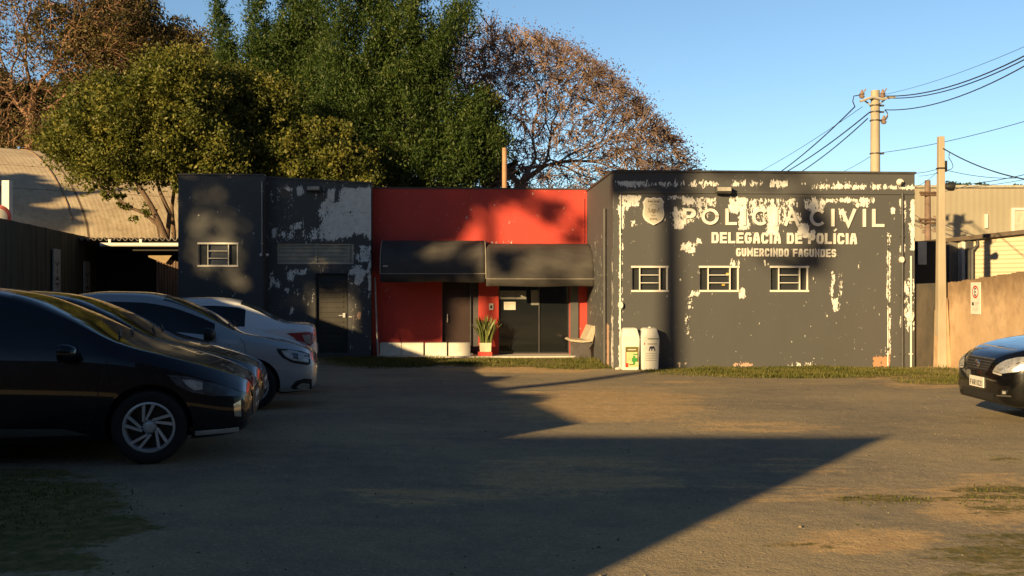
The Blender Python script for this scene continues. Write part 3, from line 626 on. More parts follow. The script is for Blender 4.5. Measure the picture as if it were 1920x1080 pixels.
def rowtext(font, text, x0, x1, yb, yt, hw, gap, v, depth, wide={'I': .42, 'M': 1.25, 'W': 1.3, '1': .6, ' ': .5}, dy=0):
    ws = [wide.get(ch, 1.) for ch in text]; tot = sum(ws)+gap*(len(text)-1); k = (x1-x0)/tot; x = x0; its = []
    for ch, w_ in zip(text, ws):
        if ch != ' ': s = dy*(x-x0)/(x1-x0); its.append((ch, x, x+w_*k, yb+s, yt+s))
        x += (w_+gap)*k
    return its
its = rowtext(BLOCK, 'DELEGACIA DE POLICIA', 1334, 1606, 456, 435.5, 2.2, .2, VR, .03, dy=2.2)
for (c, *_), mm in zip(its, letters(BLOCK, its, facade(VR), 2.2, .03)): part('letter', mm, MAT['letter'], st)
ix = [t for t in its if t[0] == 'I'][1]; m = MB(); xm = (ix[1]+ix[2])/2; ribbon(m, [(xm-1, 433.5), (xm+3.5, 429.5)], 1.4, facade(VR), 0, .03); part('accent_mark', m, MAT['letter'], st)
its = rowtext(BLOCK, 'GUMERCINDO FAGUNDES', 1380, 1567, 480.5, 465.5, 1.5, .22, VR, .025, dy=1.8)
for (c, *_), mm in zip(its, letters(BLOCK, its, facade(VR), 1.5, .025)): part('letter', mm, MAT['letter'], st)
# shield
def sh(sc, cx=1224.8, cy=395.5):
    right = [(0,-25.5),(6,-23.5),(12,-25),(15,-24),(17,-20),(20,-16.5),(18.5,-12),(18,-6),(19.5,0),(20,7),(18.5,13),(15,18.5),(9,22.5),(4,25),(0,27)]
    pts = right + [(-x, y) for x, y in right[-2:0:-1]]
    return [(cx+x*sc, cy+y*sc) for x, y in pts]
def plate_on(poly, v, d0, d1):
    m = MB(); n = len(poly); F = facade(v); m.v = [F(x, y, d0) for x, y in poly]+[F(x, y, d1) for x, y in poly]
    m.f = [tuple(range(n, 2*n))] + [(i, (i+1) % n, n+(i+1) % n, n+i) for i in range(n)]; m.m = [0]*len(m.f); return m
crest = part('crest_shield', plate_on(sh(1), VR, 0, .04), MAT['letter'], st)
part('crest_field', plate_on(sh(.9), VR, .04, .046), plain('aged crest face', (.62, .58, .48), .6), crest)
F = facade(VR); m = MB()
for s in (-1, 1):
    ribbon(m, [(1224.8+s*9.5, 390), (1224.8+s*8.8, 394), (1224.8+s*6, 398.5)], 1.0, F, .046, .052)
m2 = plate_on([(1220,392),(1229.6,392),(1229,397),(1226.5,400),(1224.8,401.5),(1223,400),(1220.6,397)], VR, .046, .0515); b0 = len(m.v); m.v += m2.v; m.f += [tuple(i+b0 for i in f) for f in m2.f]; m.m += m2.m
ribbon(m, [(1217, 386), (1220, 384), (1224.8, 383), (1229.6, 384), (1232.6, 386)], .5, F, .046, .050)
ribbon(m, [(1220, 404.5), (1229, 404.5)], .5, F, .046, .050)
part('crest_emblem', m, plain('crest relief', (.33, .29, .21), .6), crest)
tx = MB()
for txt, x0, x1, yb, yt in (('POLICIA', 1214.2, 1235.4, 380, 376.3), ('CIVIL', 1217, 1232.5, 413, 409)):
    for mm in letters(BLOCK, rowtext(BLOCK, txt, x0, x1, yb, yt, .5, .25, VR, .01), facade(VR), .55, .006):
        b0 = len(tx.v); tx.v += [(x, y-.046, z) for x, y, z in mm.v]; tx.f += [tuple(i+b0 for i in f) for f in mm.f]; tx.m += mm.m
part('crest_text', tx, plain('crest ink', (.22, .18, .13), .6), crest)
# ================================================================ THINGS BESIDE THE STATION (building frame)
G25 = gz(25)
for k, (x0, x1, lab) in enumerate(((712, 794, 'longest of the three low white blocks, below the red wall in the shade'), (797, 838, 'middle one of the three low white blocks below the red wall'), (841, 882, 'sunlit low white block beside the snake plant'))):
    v = VW-.62; u0, u1 = bp(x0, 540, v)[0], bp(x1, 540, v)[0]; z1 = bp(x0, 643, v)[1]; z0 = ZS-.002
    m = MB(); m.box(u0, u1, v, v+.34, z0, z1)
    if k == 0: m = MB(); um = bp(753, 540, v)[0]; m.box(u0, um-.004, v, v+.34, z0, z1); m.box(um+.004, u1, v, v+.34, z0, z1)
    solo('planter_block', lab, 'block', m, plain('white painted block', (.72, .70, .62), .7, .12, 5, bump=.3), (u0, v, z0), TH, group='low white blocks along the red wall', bevel=.012)
# snake plant
v = VW-.72; u0, u1 = bp(899, 540, v)[0], bp(922, 540, v)[0]; uc = (u0+u1)/2; zt = bp(910, 643, v)[1]; zb = bp(910, 660, v)[1]; vc = v+(u1-u0)/2
pt = thing('snake_plant', 'spiky snake plant in a cream square pot beside the entrance', 'plant', (uc, vc, ZS), TH)
m = MB(); h = (u1-u0)/2; m.hexa([(uc-h*.9, vc-h*.9, zb), (uc+h*.9, vc-h*.9, zb), (uc+h*.9, vc+h*.9, zb), (uc-h*.9, vc+h*.9, zb)], [(uc-h, vc-h, zt), (uc+h, vc-h, zt), (uc+h, vc+h, zt), (uc-h, vc+h, zt)])
part('pot', m, plain('cream pot', (.70, .62, .46), .6), pt, bevel=.01)
m = MB(); m.box(uc-h*1.25, uc+h*1.05, vc-h*.95, vc+h, ZS+.001, zb-.001); part('pot_base', m, MAT['red'], pt)
r = random.Random(5); m = MB(); tn = []
for k in range(84):
    a = r.uniform(0, 2*math.pi); rr = r.uniform(0, .15); x, y = uc+rr*math.cos(a), vc+rr*math.sin(a); H = r.uniform(.38, .74); lean = r.uniform(.05, .36)*(.4+rr*6); a2 = a+r.uniform(-.5, .5)
    W_ = r.uniform(.024, .038); ph = r.uniform(0, 3.14); n = 6; base = len(m.v)
    for i in range(n+1):
        t = i/n; px_, py_ = x+math.cos(a2)*lean*t*t*.8, y+math.sin(a2)*lean*t*t*.8; w_ = W_*(math.sin(math.pi*min(1, .25+.75*t))**.6 if t < 1 else 0)+.001
        q = ph+t*.6; m.v.append((px_-math.cos(q)*w_, py_-math.sin(q)*w_, zt+H*t-.02)); m.v.append((px_+math.cos(q)*w_, py_+math.sin(q)*w_, zt+H*t-.02)); tn += [.3+.5*r.random()]*2
    for i in range(n): b0 = base+2*i; m.f.append((b0, b0+1, b0+3, b0+2)); m.m.append(0)
o = part('leaves', m, MAT['snake'], pt); attr(o.data, 'tint', tn)
# white stone by the pot
m = MB(); m.ball((uc-.38, vc+.02, ZS+.03), .09, .07, .04); solo('stone', 'small pale stone lying beside the snake plant pot', 'stone', m, MAT['whitewall'], (uc-.38, vc, ZS), TH, smooth=60)
# bench against the side wall, seen from its end
v0, v1 = 24.15, 25.3
ul = bp(1068, 540, v0)[0]; ur = bp(1119, 540, v0)[0]
bz = gz(24.3); B = thing('bench', 'speckled stone bench by the grey side wall seen from its end', 'bench', ((ul+ur)/2, v0, bz), TH)
zs1 = bp(1090, 637, v0)[1]
m = MB(); m.prism([(ul, zs1-.035), (ul+.04, zs1+.012), (ul+.36, zs1-.02), (ul+.50, zs1-.01), (ul+.52, zs1-.06), (ul+.30, zs1-.075), (ul+.04, zs1-.045)], 'y', v0, v1); part('seat', m, MAT['benchstone'], B, bevel=.01)
zt = bp(1110, 611, v0)[1]
m = MB(); m.prism([(ul+.40, zs1-.012), (ul+.56, zt), (ur, zt), (ur-.005, zt-.04), (ur-.10, zs1-.05), (ul+.5025, zs1-.05), (ul+.5025, zs1-.006)], 'y', v0+.005, v1-.005); part('backrest', m, MAT['benchstone'], B, bevel=.01)
for v_ in (v0+.06, v1-.22):
    m = MB(); m.prism([(ul+.10, zs1-.052), (ul+.13, zs1-.13), (ul+.22, zs1-.26), (ul+.16, bz+.06), (ul+.12, bz), (ul+.56, bz), (ul+.52, bz+.06), (ul+.50, zs1-.22), (ul+.62, zs1-.05), (ul+.52, zs1-.078), (ul+.30, zs1-.08)], 'y', v_, v_+.09)
    part('leg', m, MAT['benchleg'], B, bevel=.008)
# bins
def bin_(px0, px1, py0, py1, lab, kind):
    v = VR-.42; u0, u1 = bp(px0, 540, v)[0], bp(px1, 540, v)[0]; z1 = bp(px0, py0, v)[1]; z0 = gz(21)-.005
    t = thing('litter_bin', lab, 'litter bin', ((u0+u1)/2, v, z0), TH, group='white litter bins against the charcoal wall')
    h = z1-z0; w_ = u1-u0; zm = z0+h*.76; d = .36; i_ = w_*.055
    m = MB(); m.hexa([(u0+i_, v+i_, z0), (u1-i_, v+i_, z0), (u1-i_, v+d-i_, z0), (u0+i_, v+d-i_, z0)], [(u0, v, zm), (u1, v, zm), (u1, v+d, zm), (u0, v+d, zm)])
    part('bin_body', m, MAT['bin'], t, bevel=.018)
    k = w_*.13
    m = MB(); m.hexa([(u0+.004, v+.004, zm+.001), (u1-.004, v+.004, zm+.001), (u1-.004, v+d-.004, zm+.001), (u0+.004, v+d-.004, zm+.001)], [(u0+k, v+k, z1-.02), (u1-k, v+k, z1-.02), (u1-k, v+d-k, z1-.02), (u0+k, v+d-k, z1-.02)])
    m.hexa([(u0+k, v+k, z1-.0195), (u1-k, v+k, z1-.0195), (u1-k, v+d-k, z1-.0195), (u0+k, v+d-k, z1-.0195)], [(u0+k*1.6, v+k*1.8, z1), (u1-k*1.6, v+k*1.8, z1), (u1-k*1.6, v+d-k*1.8, z1), (u0+k*1.6, v+d-k*1.8, z1)])
    lid = part('bin_lid', m, MAT['bin'], t, bevel=.012)
    def slope(z): f = (z-zm)/(z1-.02-zm); return v+.004+(k-.004)*f
    a, b = u0+w_*.22, u1-w_*.18; za, zb = zm+h*.035, zm+h*.19
    m = MB(); m.hexa([(a, slope(za)-.006, za), (b, slope(za)-.006, za), (b, slope(za)+.01, za), (a, slope(za)+.01, za)], [(a+.02, slope(zb)-.006, zb), (b-.02, slope(zb)-.006, zb), (b-.02, slope(zb)+.01, zb), (a+.02, slope(zb)+.01, zb)]); part('bin_flap', m, MAT['bin'], lid, bevel=.004)
    def fr(z, off=.0015): f = (z-z0)/(zm-z0); return v+i_*(1-f)-off
    def lbl(fx0, fx1, fz0, fz1, mt, off=.0015, name='bin_print'):
        m = MB(); a, b = u0+w_*fx0, u0+w_*fx1; za, zb = z0+h*fz0, z0+h*fz1; m.add([(a, fr(za, off), za), (b, fr(za, off), za), (b, fr(zb, off), zb), (a, fr(zb, off), zb)], [(0, 1, 2, 3)]); part(name, m, mt, t)
    if kind == 0:
        cream = plain('cream label', (.60, .60, .30), .5)
        lbl(.20, .92, .07, .56, cream, .0015, 'bin_label'); lbl(.20, .92, .43, .55, MAT['olive'], .003); lbl(.32, .78, .475, .50, MAT['paper'], .0045)
        lbl(.20, .25, .10, .43, MAT['redink'], .003); lbl(.20, .36, .07, .17, MAT['redink'], .0045); lbl(.64, .92, .36, .39, MAT['green'], .003); lbl(.56, .90, .20, .29, MAT['green'], .003)
        lbl(.86, .92, .20, .43, MAT['olive'], .0038); lbl(.62, .74, .14, .34, MAT['green'], .0045); lbl(.40, .70, .12, .145, MAT['olive'], .003)
    else:
        def mp(x, y, dd): z = z0+h*y; return (u0+w_*x, fr(z, .002+dd), z)
        for a, b, c, d_ in ((.16,.22,.60,.65),): lbl(a, b, c, d_, MAT['redink'])
        lbl(.34, .84, .605, .635, MAT['faded']); m = MB()
        ribbon(m, [(.44, .455), (.48, .535), (.56, .54), (.58, .46)], .026, mp, 0, .001); ribbon(m, [(.58, .50), (.62, .54), (.69, .54), (.76, .455)], .026, mp, 0, .0018); part('bin_logo', m, plain('navy print', (.03, .03, .09), .5), t)
        for q in range(4): lbl(.22, .84, .22+q*.055, .235+q*.055, MAT['faded'])
        m = MB(); m.lathe([(.03, z1-.02), (.028, z1+.015), (0, z1+.03)], ((u0+u1)/2+.02, v+d/2, 0), 'z', 10); part('bin_knob', m, MAT['bin'], lid, smooth=50)
        m = MB(); m.add([(u0+w_*.35, v-.003, zm-.03), (u1-.01, v-.003, zm-.03), (u1-.01, v-.003, zm-.002), (u0+w_*.35, v-.003, zm-.002)], [(0,1,2,3)]); part('bin_print', m, plain('grey green band', (.32, .36, .30), .5), t)
bin_(1166, 1200, 615, 683, 'white litter bin with a green and red printed label', 0)
bin_(1202, 1237, 615, 683, 'white litter bin with a small navy curved logo', 1)
# rubble at the conduit foot
m = MB(); r = random.Random(2)
for k in range(7): u, z = bp(1158+r.uniform(-3, 5), 684, VR-.25); s = r.uniform(.03, .06); m.ball((u, VR-.2-r.uniform(0, .25), gz(21)+s*.5), s, s*.8, s*.6, 6)
solo('rubble', 'small heap of pale broken plaster at the foot of the white conduit', 'rubble', m, MAT['whitewall'], (bp(1158, 684, VR)[0], VR-.3, gz(21)), TH)
# mast behind red wall
u, z0 = bp(953, 352, 29); z1 = bp(953, 277, 29)[1]; m = MB(); m.tube([(u, 31.2, -.2), (u, 31.2, CAMZ+(540-277)/FPX*31.2)], [.095, .08], 10)
solo('wooden_post', 'bare brown post rising behind the red wall', 'post', m, plain('brown post', (.42, .26, .15), .8, .2, 5), (u, 31.2, -.2), TH, smooth=50)

# ================================================================ RIGHT SIDE (world frame)
# low dark wall joining the station and the tan wall
X0, X1 = (1713-960)/FPX*21.95, (1757-960)/FPX*22.1
m = MB(); m.hexa([(X0, 21.95, -.4), (X1, 22.1, -.4), (X1, 22.3, -.4), (X0, 22.15, -.4)], [(X0, 21.95, 1.64), (X1, 22.1, 1.66), (X1, 22.3, 1.66), (X0, 22.15, 1.64)])
g = NT('dark dirty render'); g.col(g.mix(g.rng(g.noise(2, 6, .7, (1, 1, .4)), .35, .7), (.075, .068, .058), (.15, .125, .095))); g.set(Roughness=.85); g.bump(g.noise(12, 4), .5, .01)
solo('boundary_wall', 'short dark grimy wall between the station and the concrete post', 'wall', m, g.m, (X0, 21.95, -.2), bevel=.02)
# tan rendered boundary wall: runs right, coming nearer
Pa = Vector((1757-960, 0, 0))*0
A = ((1774-960)/FPX*21.9, 21.9); Bq = ((1990-960)/FPX*17.6, 17.6)
zt0 = CAMZ+(540-531)/FPX*21.9; zt1 = CAMZ+(540-499)/FPX*17.6
d = Vector((Bq[0]-A[0], Bq[1]-A[1])); L_ = d.length; d /= L_; nrm = Vector((-d.y, d.x))
m = MB(); NX, NZ = 90, 30
for i in range(NX+1):
    for j in range(NZ+1):
        f = i/NX; zt = zt0+(zt1-zt0)*f + .012*math.sin(i*1.7)+.01*math.sin(i*.45); z = -.4+(zt+.4)*j/NZ; m.v.append((A[0]+d.x*L_*f, A[1]+d.y*L_*f, z))
for i in range(NX):
    for j in range(NZ): k = i*(NZ+1)+j; m.f.append((k, k+NZ+1, k+NZ+2, k+1)); m.m.append(0)
n0 = len(m.v)
for i in range(NX+1): x, y, z = m.v[i*(NZ+1)+NZ]; m.v.append((x+nrm.x*.2, y+nrm.y*.2, z)); m.v.append((x+nrm.x*.2, y+nrm.y*.2, -.4))
for i in range(NX): m.f.append((i*(NZ+1)+NZ, (i+1)*(NZ+1)+NZ, n0+2*i+2, n0+2*i)); m.f.append((n0+2*i, n0+2*i+2, n0+2*i+3, n0+2*i+1)); m.m += [0, 0]
g = NT('stained tan render'); st1 = g.rng(g.noise(.9, 6, .68, (1, 1, .7)), .36, .66); sp = g.n('ShaderNodeSeparateXYZ'); g.l(g.co.outputs['Object'], sp.inputs[0])
top = g.rng(g.math('ADD', sp.outputs['Z'], g.math('MULTIPLY', g.noise(1.6, 5, .7, (1, 1, .7), 4), 1.6)), 2.2, 2.8)
c = g.mix(st1, (.62, .45, .30), (.46, .32, .20)); c = g.mix(g.math('MULTIPLY', top, .75), c, (.17, .115, .07)); c = g.mix(g.math('MULTIPLY', g.rng(g.noise(2.6, 6, .7, (1, 1, .8), 7), .5, .75), .5), c, (.20, .13, .08))
g.col(c); g.set(Roughness=.9, Specular_IOR_Level=.2); g.bump(g.noise(16, 5, .7), .6, .012)
solo('boundary_wall', 'long stained tan rendered wall with the parking sign on it', 'wall', m, g.m, (A[0], A[1], -.2), smooth=30)
# parking sign on it
f = (Vector(((1830-960)/FPX*20.7, 20.7)))
# intersect ray with wall line
def onwall(px):
    k = (px-960)/FPX; t = (k*A[1]-A[0])/(d.x-k*d.y); return A[0]+d.x*t, A[1]+d.y*t
ps = onwall(1830); z1 = CAMZ+(540-529.5)/FPX*ps[1]; z0 = CAMZ+(540-589)/FPX*ps[1]
pa, pb = onwall(1821.5), onwall(1839); W_ = math.hypot(pb[0]-pa[0], pb[1]-pa[1])
def mp(x, y, dd): return (pa[0]+d.x*W_*x-nrm.x*(.012+dd), pa[1]+d.y*W_*x-nrm.y*(.012+dd), z0+(z1-z0)*y)
sg = thing('parking_sign', 'white parking sign with a red ringed letter on the tan wall', 'sign', (ps[0], ps[1], z0))
def flat(pts, dd0, dd1):
    m = MB(); n = len(pts); m.v = [mp(x, y, dd0) for x, y in pts]+[mp(x, y, dd1) for x, y in pts]; m.f = [tuple(range(n, 2*n))]+[(i, (i+1) % n, n+(i+1) % n, n+i) for i in range(n)]; m.m = [0]*len(m.f); return m
part('sign_board', flat([(0,0),(1,0),(1,1),(0,1)], -.012, .004), MAT['white'], sg)
asp = W_/(z1-z0)
m = MB(); ribbon(m, [(.5+.30*math.cos(a), .70+.30*asp*1.0*math.sin(a)) for a in [2*math.pi*i/32 for i in range(33)]], .028, mp, .004, .006); part('sign_ring', m, MAT['redink'], sg)
m = MB()
for k_, s_ in enumerate([[(.60,.80),(.42,.80),(.42,.60),(.60,.60)],[(.42,.70),(.57,.70)]]): ribbon(m, s_, .022, mp, .004, .006+.0006*k_)
part('sign_letter', m, MAT['ink'], sg)
m = flat([(.14,.27),(.34,.27),(.34,.33),(.31,.38),(.17,.38),(.14,.33)], .004, .006); part('sign_pictogram', m, MAT['ink'], sg)
m = MB()
for k_, (a, b, y) in enumerate(((.42,.92,.375),(.42,.92,.33),(.45,.7,.285),(.2,.8,.19),(.2,.8,.13))): ribbon(m, [(a, y), (b, y)], .010, mp, .004, .006)
part('sign_text', m, MAT['faded'], sg)
# square concrete post in front of the wall end
Y = 21.75; xc = (1764-960)/FPX*Y; zt = CAMZ+(540-256)/FPX*Y
m = MB(); h0, h1 = .098, .062; m.hexa([(xc-h0, Y-h0, -.25), (xc+h0, Y-h0, -.25), (xc+h0, Y+h0, -.25), (xc-h0, Y+h0, -.25)], [(xc-h1, Y-h1, zt), (xc+h1, Y-h1, zt), (xc+h1, Y+h1, zt), (xc-h1, Y+h1, zt)])
P1 = thing('concrete_post', 'slender square concrete post at the end of the tan wall', 'post', (xc, Y, gz(Y)))
part('post', m, MAT['concrete'], P1, bevel=.012)
m = MB(); z = CAMZ+(540-350)/FPX*Y; m.tube([(xc+h1, Y-.03, z+.02), (xc+.17, Y-.05, z)], .02, 8); m.lathe([(0, -.14), (.06, -.13), (.10, -.02), (.10, .05), (.05, .08), (0, .08)], (xc+.20, Y-.06, z), 'x', 16); part('horn', m, MAT['dark'], P1, smooth=50)
m = MB(); z = CAMZ+(540-312)/FPX*Y; m.box(xc+h1*.9, xc+h1+.06, Y-.05, Y+.03, z-.12, z+.12)
m.box(xc-.075, xc+.075, Y-.08, Y+.08, z-.06, z-.03); part('bracket', m, MAT['dark'], P1)
m = MB(); m.hexa([(xc-.11, Y-.10, -.25), (xc+.22, Y-.06, -.25), (xc+.22, Y+.15, -.25), (xc-.11, Y+.15, -.25)], [(xc-.08, Y-.09, 1.05), (xc+.13, Y-.055, 1.35), (xc+.13, Y+.15, 1.35), (xc-.08, Y+.15, 1.05)]); part('post_footing', m, g.m, P1, bevel=.02)
# dark shed beyond
Y = 26.; x0, x1 = (1712-960)/FPX*Y, (1756-960)/FPX*Y+.25; m = MB(); m.box(x0, x1, Y, Y+3, -.3, CAMZ+(540-452)/FPX*Y)
shd = thing('shed', 'dark shed between the station and the concrete post', 'shed', (x0, Y, -.2)); part('wall', m, plain('very dark board', (.02, .02, .022), .7), shd)
x0, x1 = (1720-960)/FPX*Y, (1736-960)/FPX*Y; m = MB(); m.box(x0, x1, Y-.05, Y-.002, CAMZ+(540-496)/FPX*Y, CAMZ+(540-453)/FPX*Y); part('panel', m, MAT['whitewall'], shd)
# beige corrugated building behind the tan wall
def corrmat(name, c1, c2, sc, axis='Z', bs=.6):
    g = NT(name); sp = g.n('ShaderNodeSeparateXYZ'); g.l(g.co.outputs['Object'], sp.inputs[0])
    s = g.math('SINE', g.math('MULTIPLY', sp.outputs[axis], sc)); g.col(g.mix(g.rng(g.noise(.8, 5, .6), .3, .7), c1, c2)); g.set(Roughness=.7); g.bump(s, bs, .02); return g.m
Ya, Yb = 27.5, 24.0
xa, xb = (1770-960)/FPX*Ya, (2060-960)/FPX*Yb; za, zb = CAMZ+(540-455)/FPX*Ya, CAMZ+(540-424)/FPX*Yb
cb = thing('corrugated_building', 'low beige corrugated building with a dark gutter behind the tan wall', 'building', (xa, Ya, -.2))
m = MB(); m.hexa([(xa, Ya, -.3), (xb, Yb, -.3), (xb, Yb+5, -.3), (xa, Ya+5, -.3)], [(xa, Ya, za), (xb, Yb, zb), (xb, Yb+5, zb), (xa, Ya+5, za)])
part('wall', m, corrmat('beige corrugated sheet', (.66, .56, .39), (.74, .63, .45), 55), cb)
m = MB(); m.hexa([(xa-.1, Ya-.22, za+.001), (xb, Yb-.22, zb+.001), (xb, Yb+5, zb+.001), (xa-.1, Ya+5, za+.001)], [(xa-.1, Ya-.22, za+.11), (xb, Yb-.22, zb+.11), (xb, Yb+5, zb+.11), (xa-.1, Ya+5, za+.11)]); part('gutter', m, plain('brown gutter', (.13, .10, .075), .6), cb)
MAT['shade_sec'] = plain('shadowed wall section', (.17, .16, .14), .8)  # the shadow on this section is put into its grey
def oncb(px): k = (px-960)/FPX; dx, dy = xb-xa, Yb-Ya; t = (k*Ya-xa)/(dx-k*dy); return xa+dx*t, Ya+dy*t
for px, w_, mt in ((1789, .36, 'shade_sec'), (1805, .13, 'white'), (1818, .17, 'darkgrey')):
    x, y = oncb(px); m = MB(); m.box(x-w_/2, x+w_/2, y-.10, y+.12, -.2, CAMZ+(540-(453-(px-1775)*.1))/FPX*y-.02); o = part('pillar', m, MAT[mt], cb)
x, y = oncb(1824); z = CAMZ+(540-452)/FPX*y; m = MB(); m.tube([(x+.05, y-.16, z), (x+.05, y-.18, z-.12), (x-.10, y-.18, z-.26), (x-.10, y-.18, -.2)], .045, 10); part('downpipe', m, MAT['darkgrey'], cb, smooth=50)
# pale warehouse behind
Y = 48.; x0, x1 = (1700-960)/FPX*Y, (2150-960)/FPX*Y; zt = CAMZ+(540-352)/FPX*Y
wh = thing('warehouse', 'large plain pale warehouse filling the background on the right', 'building', (x0, Y, -.2))
m = MB(); m.box(x0, x1, Y, Y+16, -.3, zt); part('wall', m, corrmat('pale warehouse sheet', (.34, .30, .22), (.38, .34, .265), 22, 'X', .15), wh)
m = MB(); m.box(x0-.1, x1, Y-.12, Y+16, zt+.001, zt+.12); part('eave', m, plain('grey eave', (.42, .40, .33), .7), wh)
m = MB(); xw0, xw1 = (1896-960)/FPX*Y, (1960-960)/FPX*Y; zw0, zw1 = CAMZ+(540-448)/FPX*Y, CAMZ+(540-390)/FPX*Y
for b in ((xw0, xw1, zw1-.12, zw1), (xw0, xw0+.12, zw0, zw1-.12), (xw0+.9, xw0+1.0, zw0, zw1-.12)): m.box(b[0], b[1], Y-.1, Y-.002, b[2], b[3])
wf = part('window', m, MAT['white'], wh); m = MB(); m.box(xw0+.12, xw1, Y-.03, Y-.004, zw0, zw1-.12); part('pane', m, plain('pale fibreglass pane', (.58, .52, .42), .5), wf)
x = (1848-960)/FPX*Y; m = MB(); m.box(x-.06, x+.06, Y-.12, Y-.002, CAMZ+(540-428)/FPX*Y, CAMZ+(540-402)/FPX*Y); part('vent', m, MAT['white'], wh)
x = (1800-960)/FPX*Y; m = MB(); m.tube([(x, Y-.1, zt-1.), (x, Y-.1, -.2)], .05, 8); 
# ---------------------------------------------------------------- utility poles
def crossarm(mb, x, y, z, half, yaw=.25):
    c, s = math.cos(yaw), math.sin(yaw); mb.tube([(x-half*c, y-half*s, z), (x+half*c, y+half*s, z)], .05, 6)
Y = 36.; xc = (1641-960)/FPX*Y; zt = CAMZ+(540-170)/FPX*Y
UP = thing('utility_pole', 'tall pale concrete utility pole rising behind the station roof', 'utility pole', (xc, Y, -.2))
m = MB(); m.tube([(xc, Y, -.3), (xc, Y, zt)], [.21, .155], 14); part('pole', m, MAT['concrete'], UP, smooth=40)
def at_(px, py, Y=36.): return Vector(wp(px, py, Y))
m = MB(); m.tube([at_(1609, 192)+Vector((0, -.2, 0)), at_(1632, 184)+Vector((0, -.2, 0)), at_(1650, 188)+Vector((0, -.2, 0)), at_(1674, 183)+Vector((0, -.2, 0))], .05, 6); m.tube([at_(1648, 196), at_(1660, 186)], .03, 6); m.tube([at_(1634, 198), at_(1620, 188)], .03, 6)
part('crossarm', m, MAT['faded'], UP, smooth=40)
for px, py in ((1616, 178), (1655, 177), (1657, 226)):
    c = at_(px, py); m = MB(); m.lathe([(0, -.14), (.07, -.12), (.11, -.05), (.06, -.01), (.11, .03), (.06, .08), (.03, .18), (0, .2)], c, 'z', 10)
    m.tube([c+Vector((.05, 0, .08)), c+Vector((.14, 0, .22))], .025, 5); part('insulator', m, MAT['ceramic'], UP, smooth=40)
for py in (185, 198, 210, 226, 288):
    c = at_(1641, py); m = MB(); m.lathe([(.182, -.025), (.195, -.02), (.195, .02), (.182, .025)], c, 'z', 14); m.box(c.x+.15, c.x+.32, c.y-.03, c.y+.03, c.z-.03, c.z+.03); part('clamp', m, MAT['darkgrey'], UP)
m = MB(); m.tube([at_(1659, 206), at_(1664, 212), at_(1664, 220), at_(1660, 224)], .02, 5); part('jumper_cable', m, MAT['wire'], UP); m = MB(); m.tube([at_(1603, 200), at_(1599, 190), at_(1601, 180), at_(1614, 178)], .02, 5); part('jumper_cable', m, MAT['wire'], UP)
Y = 40.; xc = (1741-960)/FPX*Y; UP2 = thing('utility_pole', 'distant reddish timber pole with small crossarms beyond the shed', 'utility pole', (xc, Y, -.2))
m = MB(); m.tube([(xc, Y, -.3), (xc-.04, Y, CAMZ+(540-338)/FPX*Y)], [.15, .11], 10); part('pole', m, plain('reddish pole timber', (.22, .15, .115), .85, .25, 4), UP2, smooth=40)
for py, h in ((362, .45), (366, .4), (412, .5), (418, .42)): m = MB(); crossarm(m, xc, Y-.1, CAMZ+(540-py)/FPX*Y, h); part('crossarm', m, MAT['wood'], UP2)
for k in range(8):
    px, py = ((1727, 364), (1752, 362), (1726, 413), (1727, 425), (1752, 408), (1753, 418), (1731, 434), (1752, 432))[k]
    c = at_(px, py, 40.); m = MB(); m.lathe([(0, -.08), (.06, -.05), (.04, .0), (.06, .05), (0, .08)], c, 'z', 8); part('insulator', m, MAT['ceramic'], UP2, smooth=40)
# ---------------------------------------------------------------- cables
def cable(p, q, sag, r, lab, Y0=36., Y1=None, grp=None, n=16, pts=None):
    a = at_(p[0], p[1], Y0); b = at_(q[0], q[1], Y1 or Y0); m = MB()
    m.tube([a.lerp(b, i/n)-Vector((0, 0, sag*4*(i/n)*(1-i/n))) for i in range(n+1)], r, 5)
    solo('cable', lab, 'cable', m, MAT['wire'], tuple(a), group=grp)
UPG = 'cables from the tall pole to the upper right'
cable((1655,178), (1960,70), .15, .007, 'thinnest and topmost cable from the tall pole to the upper right', 36, 24)
cable((1657,180), (1960,84), .35, .020, 'upper of the two close cables leaving the tall pole to the right', 36, 24)
cable((1673,184), (1960,91), .32, .018, 'lower of the two close cables leaving the tall pole to the right', 36, 24)
cable((1659,206), (1960,101), .38, .018, 'black cable slung from below the crossarm of the tall pole to the right', 36, 24)
cable((1647,287), (1960,216), .12, .010, 'thin cable from the middle of the tall pole to the right', 36, 26)
cable((1603,200), (1430,344), .2, .024, 'cable from the crossarm tip down behind the lettered wall', 36, 50)
cable((1631,210), (1436,342), .2, .024, 'middle cable descending left from the tall pole', 36, 50)
cable((1627,222), (1464,344), .2, .022, 'lowest thick cable descending left from the tall pole', 36, 50)
cable((1617,200), (1385,342), .15, .010, 'faint thin cable descending left from the crossarm of the tall pole', 36, 50)
cable((1633,293), (1530,342), .1, .009, 'faint thin cable from the middle of the tall pole down to the left', 36, 50)
cable((1768,278), (1960,342), .12, .013, 'thick black cable from the concrete post sloping down right', 21.7, 17)
cable((1770,318), (1905,334), .06, .007, 'thin cable from the bracket of the concrete post to the right', 21.7, 24)
cable((1700,325), (1758,317), .03, .006, 'short cable from the station roof corner to the concrete post', 21.9, 21.7)
cable((1713,352), (1758,322), .04, .005, 'fine cable from the station eave rising to the concrete post', 23, 21.7)
cable((1722,330), (1758,324), .02, .005, 'fine cable ending just below the bracket of the concrete post', 24, 21.7)
cable((1826,344), (1960,318), .04, .012, 'black cable crossing above the warehouse roof', 34, 26)
cable((1808,352), (1960,329), .04, .008, 'thin cable crossing just over the warehouse eave', 34, 26)
cable((1745,362), (1826,344), .06, .010, 'cable from the reddish pole towards the warehouse roof', 39, 34)
